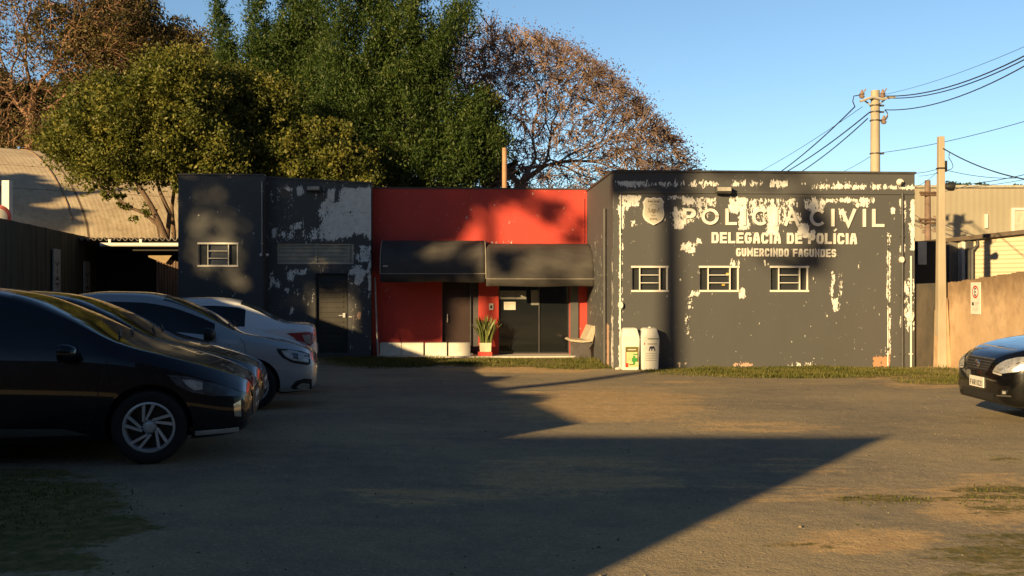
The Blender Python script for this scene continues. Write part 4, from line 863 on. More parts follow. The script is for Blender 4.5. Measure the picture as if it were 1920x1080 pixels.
cable((1745,408), (1880,450), .15, .012, 'cable from the reddish pole sagging over the corrugated roof', 39, 30)
cable((1747,425), (1835,452), .1, .010, 'lower cable from the reddish pole to the corrugated roof', 39, 30)
cable((1714,402), (1745,416), .05, .010, 'cable behind the station corner reaching the reddish pole', 42, 40)
a = [at_(1780,286,21.7), at_(1779,296,21.7), at_(1784,303,21.7), at_(1787,312,21.7), at_(1784,317,21.7), at_(1773,320,21.7)]; m = MB(); m.tube(a, .008, 5); solo('cable', 'loose looped cable dangling beside the top of the concrete post', 'cable', m, MAT['wire'], tuple(a[0]))
# antenna-like ornament omitted; distant tree tops over the warehouse come with the trees

# ================================================================ LEFT SIDE
WS = -.19; WX0 = -6.7+.19*.8    # wall line X = WX0 - .19*(Y)
def wallx(Y): return WX0 - .19*Y
def wally(px): k = (px-960)/FPX; return WX0/(k+.19)
Ye = 33.; HW = 3.15-.19
d = Vector((WS, 1)).normalized(); nx, ny = d.y, -d.x     # normal to the yard
m = MB(); y0 = .8
npan = 26
def wtop(y): return 2.96+.30*max(0, 1-y/14.)
for i in range(npan):
    a, b = y0+(Ye-y0)*i/npan, y0+(Ye-y0)*(i+1)/npan-.02; pr = .0 if i % 2 else .0
    for (q0, q1, th) in ((a, b-.16, .06), (b-.16, b+.02, .11)):
        m.hexa([(wallx(q0), q0, -.4), (wallx(q0)-th*2, q0, -.4), (wallx(q1)-th*2, q1, -.4), (wallx(q1)+(th-.06), q1, -.4)], [(wallx(q0), q0, wtop(q0)), (wallx(q0)-th*2, q0, wtop(q0)), (wallx(q1)-th*2, q1, wtop(q1)), (wallx(q1)+(th-.06), q1, wtop(q1))])
g = NT('dark mossy concrete'); g.col(g.mix(g.rng(g.noise(1.5, 6, .65, (4, 4, .25)), .35, .65), (.055, .050, .035), (.13, .115, .08))); g.set(Roughness=.9); g.bump(g.noise(4, 4, .6, (6, 6, .3)), .6, .02)
solo('boundary_wall', 'tall dark mossy wall behind the parked cars on the left', 'wall', m, g.m, (wallx(15), 15, -.2))
# vertical lettered boards on it
def board(px0, px1, ytop, lab):
    ya, yb = wally(px0), wally(px1); ym = (ya+yb)/2; zt = CAMZ+(540-ytop)/FPX*ym; zb = zt-1.55
    c = Vector((wallx(ya)+nx*.07, ya+ny*.07)); e = Vector((wallx(yb)+nx*.07, yb+ny*.07)); W_ = (e-c).length; dd = (e-c)/W_
    t = thing('vertical_sign', lab, 'sign', (c.x, c.y, zb), group='upright white boards on the dark wall')
    m = MB(); m.hexa([(c.x, c.y, zb), (e.x, e.y, zb), (e.x-nx*.03, e.y-ny*.03, zb), (c.x-nx*.03, c.y-ny*.03, zb)], [(c.x, c.y, zt), (e.x, e.y, zt), (e.x-nx*.03, e.y-ny*.03, zt), (c.x-nx*.03, c.y-ny*.03, zt)]); part('sign_board', m, plain('grey white board', (.42, .42, .40), .7), t)
    mm_ = MB()
    def mpf(x, y, dp): return (c.x+dd.x*x+nx*(.002+dp), c.y+dd.y*x+ny*(.002+dp), y)
    for k, ch in enumerate('VIATURA'):
        z = zt-.30-k*.175
        for q in letters(THIN, [(ch, W_*.22, W_*.78, z-.125, z)], mpf, .018, .003): b0 = len(mm_.v); mm_.v += q.v; mm_.f += [tuple(i+b0 for i in f) for f in q.f]; mm_.m += q.m
    part('sign_text', mm_, MAT['ink'], t)
board(95, 108, 467, 'nearest and leftmost upright white lettered board on the dark wall'); board(153, 164, 490, 'middle upright white lettered board on the dark wall'); board(199.5, 209.5, 495, 'farthest and rightmost upright white lettered board on the dark wall')
# white pillar and round sign over the wall
Y = 22.; xc = (10-960)/FPX*Y; m = MB(); m.box(xc-.085, xc+.085, Y, Y+.17, -.2, CAMZ+(540-338)/FPX*Y); solo('white_post', 'sunlit white post standing behind the dark wall at the left edge', 'post', m, MAT['white'], (xc, Y, -.2), bevel=.01)
Y = 21.; xc = (-2-960)/FPX*Y; zc = CAMZ+(540-408)/FPX*Y; sg = thing('round_sign', 'red bordered round sign showing just above the dark wall', 'sign', (xc, Y, 0)); m = MB(); m.lathe([(0, -.012), (.27, -.012), (.27, .0)], (xc, Y, zc), 'y', 32); part('sign_face', m, MAT['paper'], sg)
m = MB(); m.lathe([(.19, -.0135), (.19, -.016), (.27, -.016), (.272, -.0135)], (xc, Y, zc), 'y', 32); part('sign_ring', m, MAT['redink'], sg)
m = MB(); m.box(xc-.03, xc+.03, Y+.003, Y+.05, -.2, zc+.25); part('sign_post', m, MAT['darkgrey'], sg)
# barrel-roofed hall
a_ = math.atan2(.62, .78); dirA = Vector((.78, .62, 0)).normalized(); prp = Vector((-.62, .78, 0)).normalized()
E = Vector(((300-960)/FPX*35, 35, 3.3-.35)); span, rise = 9.2, 4.2
hall = thing('barrel_roof_hall', 'old hall with a curved pale corrugated barrel roof behind the dark wall', 'building', (E.x, E.y, -.2))
m = MB(); N1, N2 = 40, 24; l0, l1 = -22, 30
def arch(t, l, up=0): s = span*(1-math.cos(t*math.pi/2)**1.0)/1.0 if False else span*t; h = rise*math.sqrt(max(0, 1-(1-t)**2)) if t <= 1 else rise*math.sqrt(max(0, 1-(t-1)**2)); return E+prp*s+dirA*l+Vector((0, 0, h*.55+rise*.45*math.sin(min(1, max(0, t if t <= 1 else 2-t))*math.pi/2)+up))
for i in range(N1+1):
    for j in range(N2*2+1): m.v.append(arch(j/N2, l0+(l1-l0)*i/N1))
W2 = N2*2+1
for i in range(N1):
    for j in range(N2*2): k = i*W2+j; m.f.append((k, k+1, k+W2+1, k+W2)); m.m.append(0)
g = NT('weathered curved roof sheet'); mpn = g.n('ShaderNodeMapping'); mpn.inputs['Rotation'].default_value = (0, 0, -a_); g.l(g.co.outputs['Object'], mpn.inputs[0]); sp = g.n('ShaderNodeSeparateXYZ'); g.l(mpn.outputs[0], sp.inputs[0])
s1 = g.math('SINE', g.math('MULTIPLY', sp.outputs['X'], 2*math.pi/.16)); stn = g.noise(.9, 6, .7); base = g.mix(g.rng(stn, .35, .68), (.80, .68, .50), (.56, .44, .31)); fr_ = g.math('FRACT', g.math('MULTIPLY', sp.outputs['X'], 1/2.4)); base = g.mix(g.math('LESS_THAN', fr_, .035), base, (.22, .16, .11))
z_ = g.math('FRACT', g.math('MULTIPLY', sp.outputs['Y'], 1/1.9)); base = g.mix(g.math('MULTIPLY', g.math('LESS_THAN', z_, .03), .7), base, (.25, .18, .12)); base = g.mix(g.math('MULTIPLY', g.rng(g.noise(6, 5, .7), .5, .72), .5), base, (.28, .21, .14))
g.col(base); g.set(Roughness=.85); g.bump(s1, .16, .006)
ROOF = BVHTree.FromPolygons(m.v, m.f)
part('roof', m, g.m, hall, smooth=60)
m = MB()
for l in np.arange(l0, l1, 4.8): m.tube([arch(t/16, l, .0) for t in range(0, 33)], .03, 5)
part('roof_rib', m, plain('roof rib', (.30, .21, .13), .8), hall)
m = MB(); e0, e1 = E+dirA*l0, E+dirA*l1; q = prp*span*2
m.hexa([(e0.x, e0.y, -.3), (e1.x, e1.y, -.3), (e1.x+q.x, e1.y+q.y, -.3), (e0.x+q.x, e0.y+q.y, -.3)], [(e0.x, e0.y, 2.9), (e1.x, e1.y, 2.9), (e1.x+q.x, e1.y+q.y, 2.9), (e0.x+q.x, e0.y+q.y, 2.9)]); part('wall', m, MAT['whitewall'], hall)
# canopy between wall and station
Y0, Y1 = 26.2, 29.5; xa, xb = (176-960)/FPX*Y0, UF0*CT-VF*ST
cz0 = CAMZ+(540-449)/FPX*Y0
can = thing('canopy', 'corrugated carport roof with a white gutter beside the station', 'canopy', (xa, Y0, -.2))
m = MB(); n = 150
for i in range(n+1):
    x = xa-2.5+(xb-.05-xa+2.5)*i/n; w_ = .045*math.sin(x*2*math.pi/.165); z = cz0+.02+w_
    m.v += [(x, Y0, z), (x, Y0+2.2, z-.15)]
for i in range(n): m.f.append((2*i, 2*i+2, 2*i+3, 2*i+1)); m.m.append(0)
o = part('roof_sheet', m, MAT['corr'], can); s = o.modifiers.new('t', 'SOLIDIFY'); s.thickness = .02
m = MB(); x0 = (192-960)/FPX*Y0; z = CAMZ+(540-459)/FPX*Y0; m.tube([(x0, Y0-.12, z), (xb-.1, Y0-.12, z-.005)], .055, 10); 
for px in (208, 266): x = (px-960)/FPX*Y0; m.box(x-.03, x+.03, Y0-.10, Y0-.04, z+.05, cz0)
part('gutter', m, MAT['white'], can, smooth=40)
m = MB(); m.box(xa+1.0, xb-.06, Y0+.08, Y0+.2, cz0-.30, cz0-.06); m.box(xa-2., xb-.06, Y0+2.0, Y0+2.1, -.3, cz0-.16); part('beam_and_shade', m, plain('dark beam', (.025, .02, .016), .8), can)  # the dark rear sheet stands in for the shade under the roof
m = MB(); 
for k in range(9):
    x = (287-960)/FPX*Y0+k*.075; m.box(x, x+.055, Y0+.25, Y0+.29, -.25, CAMZ+(540-480)/FPX*Y0-.02*k)
part('slatted_panel', m, MAT['wood'], can)
m = MB(); m.hexa(*[[(x, y, z) for x, y, z in [wp(278, 482, Y0+.1), wp(310, 494, Y0+.1), wp(310, 494, Y0+.16), wp(278, 482, Y0+.16)]], [(x, y, z) for x, y, z in [wp(278, 479, Y0+.1), wp(322, 479, Y0+.1), wp(322, 479, Y0+.16), wp(278, 479, Y0+.16)]]]); part('bracket_board', m, plain('ochre board', (.30, .22, .12), .8), can)
# ================================================================ CARS
def mono(xs, ys):
    xs = np.array(xs, float); ys = np.array(ys, float); h = np.diff(xs); dl = np.diff(ys)/h; m_ = np.zeros(len(xs))
    m_[0], m_[-1] = dl[0], dl[-1]
    for i in range(1, len(xs)-1):
        if dl[i-1]*dl[i] > 0: w1, w2 = 2*h[i]+h[i-1], h[i]+2*h[i-1]; m_[i] = (w1+w2)/(w1/dl[i-1]+w2/dl[i])
    def f(x):
        i = min(max(int(np.searchsorted(xs, x)-1), 0), len(h)-1); t = min(1, max(0, (x-xs[i])/h[i]))
        return (1+2*t)*(1-t)**2*ys[i] + t*(1-t)**2*h[i]*m_[i] + t*t*(3-2*t)*ys[i+1] + t*t*(t-1)*h[i]*m_[i+1]
    return f
def car(label, group, loc, rot, P, paint, rim, extras):
    L, W_ = P['L'], P['W']; hw = W_/2
    top = mono(*zip(*P['top'])); belt = mono(*zip(*P['belt'])); bot = mono(*zip(*P['bot'])); wid = mono(*zip(*P['wid'])); wro = mono(*zip(*P['roofw']))
    A_, G_, R_ = 12, 8, 10
    def ring(n):
        zb, zB, zt, w_ = bot(n), belt(n), top(n), wid(n)*hw; wr = wro(n)*hw*min(1, wid(n)+.02)
        h = zB-zb; pts = []
        ctrl = [(.90, 0), (.972, .10), (.990, .28), (1.0, .50), (.996, .66), (.988, .82), (.962, 1.0)]
        for i in range(A_+1):
            t = i/A_*(len(ctrl)-1); k = min(int(t), len(ctrl)-2); f = t-k; p0, p1, p2, p3 = ctrl[max(k-1, 0)], ctrl[k], ctrl[k+1], ctrl[min(k+2, len(ctrl)-1)]
            cr = [.5*((2*b)+(-a+c)*f+(2*a-5*b+4*c-d)*f*f+(-a+3*b-3*c+d)*f**3) for a, b, c, d in zip(p0, p1, p2, p3)]
            pts.append((w_*cr[0], zb+h*cr[1]))
        yB = w_*.962; ze = zB+(zt-zB)*P.get('edge', .86); wr = min(wr, yB-.01)
        for i in range(1, G_+1): t = i/G_; pts.append((yB+(wr-yB)*t+.025*math.sin(math.pi*t)*min(1, (zt-zB)*2.5), zB+(ze-zB)*t))
        for i in range(1, R_+1): t = i/R_; a = t*math.pi/2; pts.append((wr*(1-t)if i == R_ else wr*math.cos(a)**.85, ze+(zt-ze)*math.sin(a)))
        return pts
    ns = sorted(set([round(x, 4) for x in list(np.linspace(0, .2, 9)**1.0)+list(np.arange(.2, L-.2, .05))+list(np.linspace(L-.2, L, 9))] + [P['cowl'], P['rf'], P['rr'], P['deck']] + [x for q in P['wins'] for x in q]))
    V = []; F = []; M_ = []; K = A_+G_+R_+1
    for n in ns:
        r_ = ring(n); x = L/2-n
        V += [(x, -y, z) for y, z in r_] + [(x, y, z) for y, z in r_[-2::-1]]
    T = 2*K-1
    for i in range(len(ns)-1):
        nm = (ns[i]+ns[i+1])/2
        for k in range(T):
            k2 = (k+1) % T
            F.append((i*T+k, i*T+k2, (i+1)*T+k2, (i+1)*T+k)); kk = k if k < K-1 else T-2-k; mi = 0
            if k == T-1: mi = 2
            elif A_ < kk < A_+G_-1 or (kk == A_ and False):
                for q, (a, b) in enumerate(P['wins']):
                    if a <= nm <= b: mi = 3+q if k < K else 6+q
                if mi == 0 and P['wins'][0][0] < nm < P['wins'][-1][1]: mi = 2
            elif kk >= A_+G_+1 and P['cowl'] < nm < P['rf']: mi = 1
            elif kk >= A_+G_+1 and P['rr'] < nm < P['deck']: mi = 9
            if kk < 1 and mi == 0: mi = 2
            M_.append(mi)
    F.append(tuple(range(T))); M_.append(0); e = (len(ns)-1)*T; F.append(tuple(range(e+T-1, e-1, -1))); M_.append(0)
    me = bpy.data.meshes.new('body'); me.from_pydata(V, [], F)
    slots = [paint, MAT['glass'], MAT['blacktrim']] + [MAT['glass']]*7
    for s_ in slots: me.materials.append(s_)
    me.polygons.foreach_set('material_index', M_); ob = bpy.data.objects.new('body', me); COL.objects.link(ob)
    import bmesh
    bm = bmesh.new(); bm.from_mesh(me); bmesh.ops.recalc_face_normals(bm, faces=bm.faces); bm.to_mesh(me); bm.free()
    cm = MB(); ax = P['axles']; wrd = P['wr']; zc = wrd
    for a in ax:
        for s in (-1, 1):
            y0, y1 = sorted((s*(hw+.15), s*(hw-.30))); q = MB(); n = 40; ra = wrd*P.get('arch', 1.13)
            cm.prism([(L/2-a+ra*math.cos(2*math.pi*i/n), zc+.012+ra*math.sin(2*math.pi*i/n)) for i in range(n)], 'y', y0, y1, 2)
    cme = bpy.data.meshes.new('cut'); cme.from_pydata(cm.v, [], cm.f)
    for s_ in slots: cme.materials.append(s_)
    cme.polygons.foreach_set('material_index', cm.m); co = bpy.data.objects.new('cut', cme); COL.objects.link(co)
    bm = bmesh.new(); bm.from_mesh(cme); bmesh.ops.recalc_face_normals(bm, faces=bm.faces); bm.to_mesh(cme); bm.free()
    md = ob.modifiers.new('b', 'BOOLEAN'); md.object = co; md.operation = 'DIFFERENCE'; md.solver = 'EXACT'; md.material_mode = 'INDEX'
    bpy.context.view_layer.update(); ev = ob.evaluated_get(bpy.context.evaluated_depsgraph_get()); nm_ = bpy.data.meshes.new_from_object(ev)
    bvh = BVHTree.FromPolygons([v.co for v in nm_.vertices], [tuple(p.vertices) for p in nm_.polygons])
    bpy.data.objects.remove(ob); bpy.data.objects.remove(co)
    root = thing('parked_car', label, 'car', (0, 0, 0), 0, group); root.location = loc; root.rotation_euler = rot
    vs = np.array([v.co[:] for v in nm_.vertices]); faces = [(tuple(p.vertices), p.material_index) for p in nm_.polygons]
    def sub(name, sel, mats, par, remap):
        fs = [(f, m) for f, m in faces if m in sel]
        if not fs: return None
        used = sorted({i for f, _ in fs for i in f}); ix = {u: i for i, u in enumerate(used)}; mm = MB(); mm.v = [tuple(vs[u]) for u in used]; mm.f = [tuple(ix[i] for i in f) for f, _ in fs]; mm.m = [remap.get(m, 0) for _, m in fs]
        return part(name, mm, None, par, mats=mats, smooth=P.get('sharp', 32))
    body = sub('body', (0, 2), [paint, MAT['blacktrim']], root, {2: 1})
    sub('windscreen', (1,), [MAT['glass']], root, {}); sub('rear_window', (9,), [MAT['glass']], root, {})
    for k in range(3, 9): sub('side_window', (k,), [MAT['glass']], root, {})
    # projected patches
    def patch(name, poly, face, mat, off=.004, par=None, thick=.004, cuts=3, mirror=False):
        """poly given in (n, z) for face 'R'/'L' (the car's right/left) or (y, z) for 'F'/'B'"""
        bm = bmesh.new()
        def P3(a, b): return Vector((a, b, 0))
        vsb = [bm.verts.new(P3(*p)) for p in poly]; fc = bm.faces.new(vsb)
        bmesh.ops.triangulate(bm, faces=[fc]); 
        for _ in range(cuts):
            es = [e for e in bm.edges if e.calc_length() > .05]
            if es: bmesh.ops.subdivide_edges(bm, edges=es, cuts=1); bmesh.ops.triangulate(bm, faces=bm.faces[:])
        for v in bm.verts:
            a, b = v.co.x, v.co.y
            if face in 'RL': s = -1 if face == 'R' else 1; o_, d_ = Vector((L/2-a, s*(hw+.5), b)), Vector((0, -s, 0))
            elif face == 'T': o_, d_ = Vector((L/2-a, b, 3)), Vector((0, 0, -1))
            else: s = 1 if face == 'F' else -1; o_, d_ = Vector((s*(L/2+.5), a, b)), Vector((-s, 0, 0))
            h, nn, _, _ = bvh.ray_cast(o_, d_)
            if h is None: h, nn, _, _ = bvh.find_nearest(o_ + d_*.55)
            if nn.dot(d_) > 0: nn = -nn
            v.co = h + nn*off if thick >= 0 else h-d_*off
        bmesh.ops.recalc_face_normals(bm, faces=bm.faces[:])
        me = bpy.data.meshes.new(name); bm.to_mesh(me); bm.free(); me.materials.append(mat); me.polygons.foreach_set('use_smooth', [True]*len(me.polygons))
        o = bpy.data.objects.new(name, me); COL.objects.link(o); o.parent = par or root
        if me.polygons and False: pass
        return o
    def line(name, pts, face, w_=.006, mat=None, par=None, off=.0015):
        for (a0, b0), (a1, b1) in zip(pts[:-1], pts[1:]):
            d_ = Vector((a1-a0, b1-b0)).normalized(); q = Vector((-d_.y, d_.x))*w_/2
        poly = []; back = []
        for i, (a, b) in enumerate(pts):
            p0 = pts[max(i-1, 0)]; p1 = pts[min(i+1, len(pts)-1)]; d_ = Vector((p1[0]-p0[0], p1[1]-p0[1])).normalized(); q = Vector((-d_.y, d_.x))*w_/2
            poly.append((a+q.x, b+q.y)); back.append((a-q.x, b-q.y))
        return patch(name, poly+back[::-1], face, mat or MAT['blacktrim'], off, par, cuts=4)
    # wheels
    for a in ax:
        for s in (-1, 1):
            c = (L/2-a, s*(hw-.115), wrd); r0 = P['rim']; m = MB()
            def Y(t): return s*t
            m.lathe([(r0, Y(-.095)), (r0+.02, Y(-.10)), (wrd-.035, Y(-.105)), (wrd-.012, Y(-.09)), (wrd, Y(-.055)), (wrd, Y(.055)), (wrd-.012, Y(.09)), (wrd-.035, Y(.102)), (r0+.02, Y(.098)), (r0, Y(.085))], c, 'y', 44)
            wh_ = part('wheel', m, MAT['rubber'], root, smooth=40)
            m = MB(); m.lathe([(r0+.004, Y(.09)), (r0-.012, Y(.096)), (r0-.018, Y(.086)), (r0-.022, Y(.04)), (r0-.03, Y(-.05))], c, 'y', 40, 0)
            m.lathe([(0, Y(.02)), (r0-.02, Y(.015))], c, 'y', 30, 1)
            m.lathe([(0, Y(.078)), (.03, Y(.078)), (.045, Y(.07)), (.058, Y(.05))], c, 'y', 20, 0)
            N, tw, sw_, pair = rim
            for k in range(N):
                a0 = 2*math.pi*k/N; a1 = a0+(tw if not pair else tw*(1 if k % 2 else -1)); wi, wo = sw_
                p = []; a0 += (.11 if k % 2 else -.11)*(1 if abs(tw) > .5 else 0); a1 = a0+tw; P0 = np.array([.062*math.cos(a0), .062*math.sin(a0)]); P1 = np.array([(r0-.016)*math.cos(a1), (r0-.016)*math.sin(a1)]); tn = (P1-P0)/np.linalg.norm(P1-P0); nn_ = np.array([-tn[1], tn[0]])
                for f_, ww, dd in ((0, wi, .074), (.5, (wi+wo)/2, .084), (1, wo, .091)):
                    q_ = P0+(P1-P0)*f_; p.append([(c[0]+q_[0]+nn_[0]*ww*e, c[1]+Y(dd), c[2]+q_[1]+nn_[1]*ww*e) for e in (-1, 1)])
                for q in range(2):
                    A0, B0 = p[q]; A1, B1 = p[q+1]; dn = Vector((0, -s*.03, 0))
                    vs_ = [Vector(A0), Vector(B0), Vector(B1), Vector(A1)]; m.add([tuple(x) for x in vs_]+[tuple(x+dn) for x in vs_], [(0,1,2,3), (0,4,5,1), (3,2,6,7), (1,5,6,2), (0,3,7,4)])
            part('rim', m, None, wh_, mats=[MAT['alloy'], MAT['dark']], smooth=30)
            if s == -1 and P.get('cap'): pass
    # arch lips
    for a in ax:
        for s, fc in ((-1, 'R'), (1, 'L')): pass
    extras(dict(patch=patch, line=line, root=root, body=body, L=L, W=W_, hw=hw, ring=ring, bvh=bvh, paint=paint))
    return root
def mirror(E, n, z, s, paint, size=(.10, .11, .075)):
    x = E['L']/2-n; y = s*(E['hw']+.055); m = MB(); N = 16
    for q, (dx, k) in enumerate(((-.045, .94), (-.04, 1.), (.0, .98), (.04, .86), (.075, .62), (.09, .3))):
        for i in range(N):
            t = 2*math.pi*i/N; ca, sa = math.cos(t), math.sin(t); e = 3.2; rr = (abs(ca)**e+abs(sa)**e)**(-1/e); m.v.append((x+dx, y+size[1]*k*rr*ca, z+size[2]*k*rr*sa-(.015 if s*ca > .5 else 0)*0))
    for q in range(5):
        for i in range(N): m.f.append((q*N+i, q*N+(i+1) % N, (q+1)*N+(i+1) % N, (q+1)*N+i)); m.m.append(0)
    m.f += [tuple(range(N))[::-1], tuple(range(5*N, 6*N))]; m.m += [0, 0]
    o = part('mirror', m, paint, E['root'], smooth=50); m = MB(); m.hexa([(x-.02, s*(E['hw']-.10), z-.07), (x+.05, s*(E['hw']-.10), z-.07), (x+.03, y-s*.02, z-.06), (x-.02, y-s*.02, z-.06)], [(x-.02, s*(E['hw']-.12), z-.035), (x+.04, s*(E['hw']-.12), z-.035), (x+.02, y-s*.02, z-.03), (x-.02, y-s*.02, z-.03)]); part('mirror_arm', m, MAT['blacktrim'], o)
    m = MB(); m.lathe([(0, 0), (1, 0)], (0, 0, 0), 'x', 16); m.v = [(x-.0465, y+b*size[1]*.8, z+c*size[2]*.75) for a, b, c in m.v]; part('mirror_glass', m, MAT['chrome'], o)
def common(E, P):
    L_, pt, rt = E['line'], E['patch'], E['root']; dk = MAT['blacktrim']
    for s in 'RL':
        f0, f1, f2 = P['doors']; zb = .32
        L_('door_seam', [(f0-.05, .86), (f0-.03, .74), (f0+.04, .45), (f0+.10, .30)], s); L_('door_seam', [(f1+.02, .93), (f1+.03, .6), (f1+.02, .29)], s)
        L_('door_seam', [(f0+.10, .295), (f1+.02, .29), (f2-.25, .30)], s, .005); L_('door_seam', [(f2+.05, .95), (f2-.02, .75), (f2-.12, .62)], s)
        for h in (f1-.20, f2-.14): pt('door_handle', [(h, .80), (h+.17, .805), (h+.17, .835), (h, .83)], s, P.get('handle', E['paint']), .022)
        w0, w3 = P['wins'][0][0], P['wins'][-1][1]
def wipers(E, P):
    m = MB(); L, bvh = E['L'], E['bvh']
    for y in (-.45, .12):
        pts = []
        for i in range(7):
            h, nn, _, _ = bvh.ray_cast(Vector((L/2-P['cowl']-.035-.015*i, y+i*.075, 3)), Vector((0, 0, -1)))
            if h: pts.append(tuple(h+nn*.014))
        m.tube(pts, .009, 5)
    part('wiper', m, MAT['blacktrim'], E['root'])
def plate(E, y, z, face, txt, w_=.40, h_=.13):
    s = 1 if face == 'F' else -1; bv = E['bvh']; x = max((bv.ray_cast(Vector((s*(E['L']/2+.5), yy, z)), Vector((-s, 0, 0)))[0] or Vector((s*E['L']/2, 0, 0))).x*s for yy in (y-w_/2, y, y+w_/2))*s
    m = MB(); x0, x1 = sorted((x+s*.005, x+s*.016)); m.box(x0, x1, y-w_/2, y+w_/2, z-h_/2, z+h_/2); o = part('number_plate', m, MAT['white'], E['root'], bevel=.004)
    m = MB()
    def mp(a, b, dd): return (x+s*(.017+dd), y+s*a, z+b)
    its = rowtext(BLOCK, txt, -w_*.42, w_*.42, -h_*.36, h_*.16, .01, .35, 0, 0); 
    for q in letters(BLOCK, its, mp, .006, .001): b0 = len(m.v); m.v += q.v; m.f += [tuple(i+b0 for i in f) for f in q.f]; m.m += q.m
    part('plate_text', m, MAT['ink'], o)
HATCH = dict(L=3.96, W=1.72, top=[(0,.56),(.04,.64),(.12,.69),(.35,.785),(.7,.895),(.98,.975),(1.08,1.015),(1.5,1.245),(1.9,1.405),(2.15,1.452),(2.5,1.472),(3.0,1.455),(3.4,1.40),(3.62,1.30),(3.82,1.08),(3.92,.95),(3.96,.80)],
    belt=[(0,.49),(.05,.555),(.15,.605),(.4,.70),(.8,.815),(1.1,.87),(1.6,.905),(2.4,.945),(3.2,1.00),(3.6,1.02),(3.85,.90),(3.96,.70)], bot=[(0,.33),(.04,.26),(.2,.21),(.6,.19),(3.3,.20),(3.8,.26),(3.96,.34)],
    wid=[(0,.62),(.02,.70),(.06,.79),(.12,.855),(.22,.91),(.4,.96),(.8,.99),(1.3,1),(3.0,1),(3.5,.97),(3.8,.90),(3.92,.80),(3.96,.70)], roofw=[(0,.55),(.3,.72),(.9,.82),(1.1,.82),(1.9,.66),(2.6,.64),(3.4,.62),(3.8,.70),(3.96,.6)],
    cowl=1.06, rf=1.94, rr=3.48, deck=3.84, wins=[(1.32,2.16),(2.24,3.02),(3.08,3.44)], doors=(1.18,2.2,3.05), axles=(.80,3.33), wr=.305, rim=.205)
SEDAN = dict(L=4.45, W=1.74, top=[(0,.62),(.04,.70),(.14,.77),(.4,.875),(.75,.95),(1.02,1.0),(1.14,1.05),(1.55,1.27),(1.95,1.44),(2.25,1.50),(2.7,1.51),(3.15,1.46),(3.45,1.345),(3.8,1.16),(3.92,1.12),(4.2,1.09),(4.38,1.05),(4.44,.93),(4.45,.82)],
    belt=[(0,.54),(.05,.62),(.15,.69),(.4,.80),(.8,.88),(1.15,.91),(1.6,.93),(2.6,.97),(3.4,1.01),(3.9,1.01),(4.25,.98),(4.4,.90),(4.45,.74)], bot=[(0,.33),(.04,.26),(.2,.21),(.6,.19),(3.8,.20),(4.3,.26),(4.45,.34)],
    wid=[(0,.62),(.02,.70),(.06,.79),(.12,.86),(.22,.915),(.4,.96),(.8,.99),(1.3,1),(3.3,1),(3.9,.97),(4.2,.92),(4.38,.84),(4.45,.72)], roofw=[(0,.55),(.3,.74),(1.0,.82),(1.2,.80),(2.0,.66),(2.7,.64),(3.4,.64),(3.85,.74),(4.2,.76),(4.45,.6)],
    cowl=1.10, rf=2.0, rr=3.22, deck=3.82, wins=[(1.36,2.26),(2.34,3.06),(3.10,3.44)], doors=(1.22,2.3,3.2), axles=(.82,3.42), wr=.31, rim=.205)
def place(n_, s_, P, rot, X, Y):        # put the car's point n (from the nose), side s at world X, Y
    a = P['L']/2-n_; b = s_*P['W']/2; c, s = math.cos(rot), math.sin(rot); x, y = X-(a*c-b*s), Y-(a*s+b*c)
    return (x, y, gx(X, Y))
ROT = R(11)
# --- near dark blue hatchback
def ex_near(E):
    common(E, HATCH); wipers(E, HATCH); pt = E['patch']
    hl = pt('headlight', [(.66,.735),(.50,.715),(.30,.655),(.16,.605),(.085,.56),(.10,.535),(.30,.55),(.45,.58),(.58,.645)], 'R', MAT['lampdark'], .005)
    pt('headlight_reflector', [(.54,.69),(.46,.685),(.38,.66),(.38,.605),(.44,.60),(.50,.64)], 'R', MAT['lamp'], .009, hl)
    pt('headlight', [(.66,.735),(.50,.715),(.30,.655),(.16,.605),(.085,.56),(.10,.535),(.30,.55),(.45,.58),(.58,.645)], 'L', MAT['lampdark'], .005)
    pt('grille', [(-.42,.55),(.42,.55),(.52,.40),(.35,.33),(-.35,.33),(-.52,.40)], 'F', MAT['blacktrim'], .006); pt('lower_lip', [(.10,.235),(.55,.225),(.55,.262),(.10,.275)], 'R', MAT['alloy'], .008)
    pt('fog_lamp', [(.085,.50),(.14,.47),(.13,.37),(.08,.36)], 'R', MAT['chrome'], .008)
    pt('sill_strip', [(1.25,.255),(3.0,.25),(3.0,.30),(1.9,.325),(1.45,.31)], 'R', plain('grey sill strip', (.09, .09, .09), .45), .004)  # plain grey strip along the right sill only
    mirror(E, 1.42, .93, -1, E['paint']); mirror(E, 1.42, .93, 1, E['paint']); plate(E, 0, .45, 'F', 'FKB 2102')
def parm(P, **k): q = dict(P); q.update(k); return q
Yn = 8.08
car('dark blue black hatchback parked nearest the camera with ten spoke alloy wheels', 'cars parked side by side along the dark wall', place(.80, -1, HATCH, ROT, (278-960)/FPX*Yn, Yn), (0, 0, ROT), HATCH, MAT['p_navy'], (10, -.62, (.010, .0125), False), ex_near)
def ex_dark(E):
    common(E, HATCH); wipers(E, HATCH); pt = E['patch']
    for s in 'RL':
        pt('headlight', [(.60,.77),(.40,.755),(.2,.69),(.10,.61),(.2,.60),(.42,.65),(.55,.71)], s, MAT['lampdark'], .005)
        pt('turn_signal', [(.20,.665),(.10,.61),(.09,.585),(.2,.60)], s, MAT['tail'], .008)
    pt('grille', [(-.45,.54),(.45,.54),(.45,.40),(-.45,.40)], 'F', MAT['blacktrim'], .006); mirror(E, 1.42, .93, -1, E['paint']); mirror(E, 1.42, .93, 1, E['paint']); plate(E, 0, .45, 'F', 'DRT 0121')
Yd = 10.35
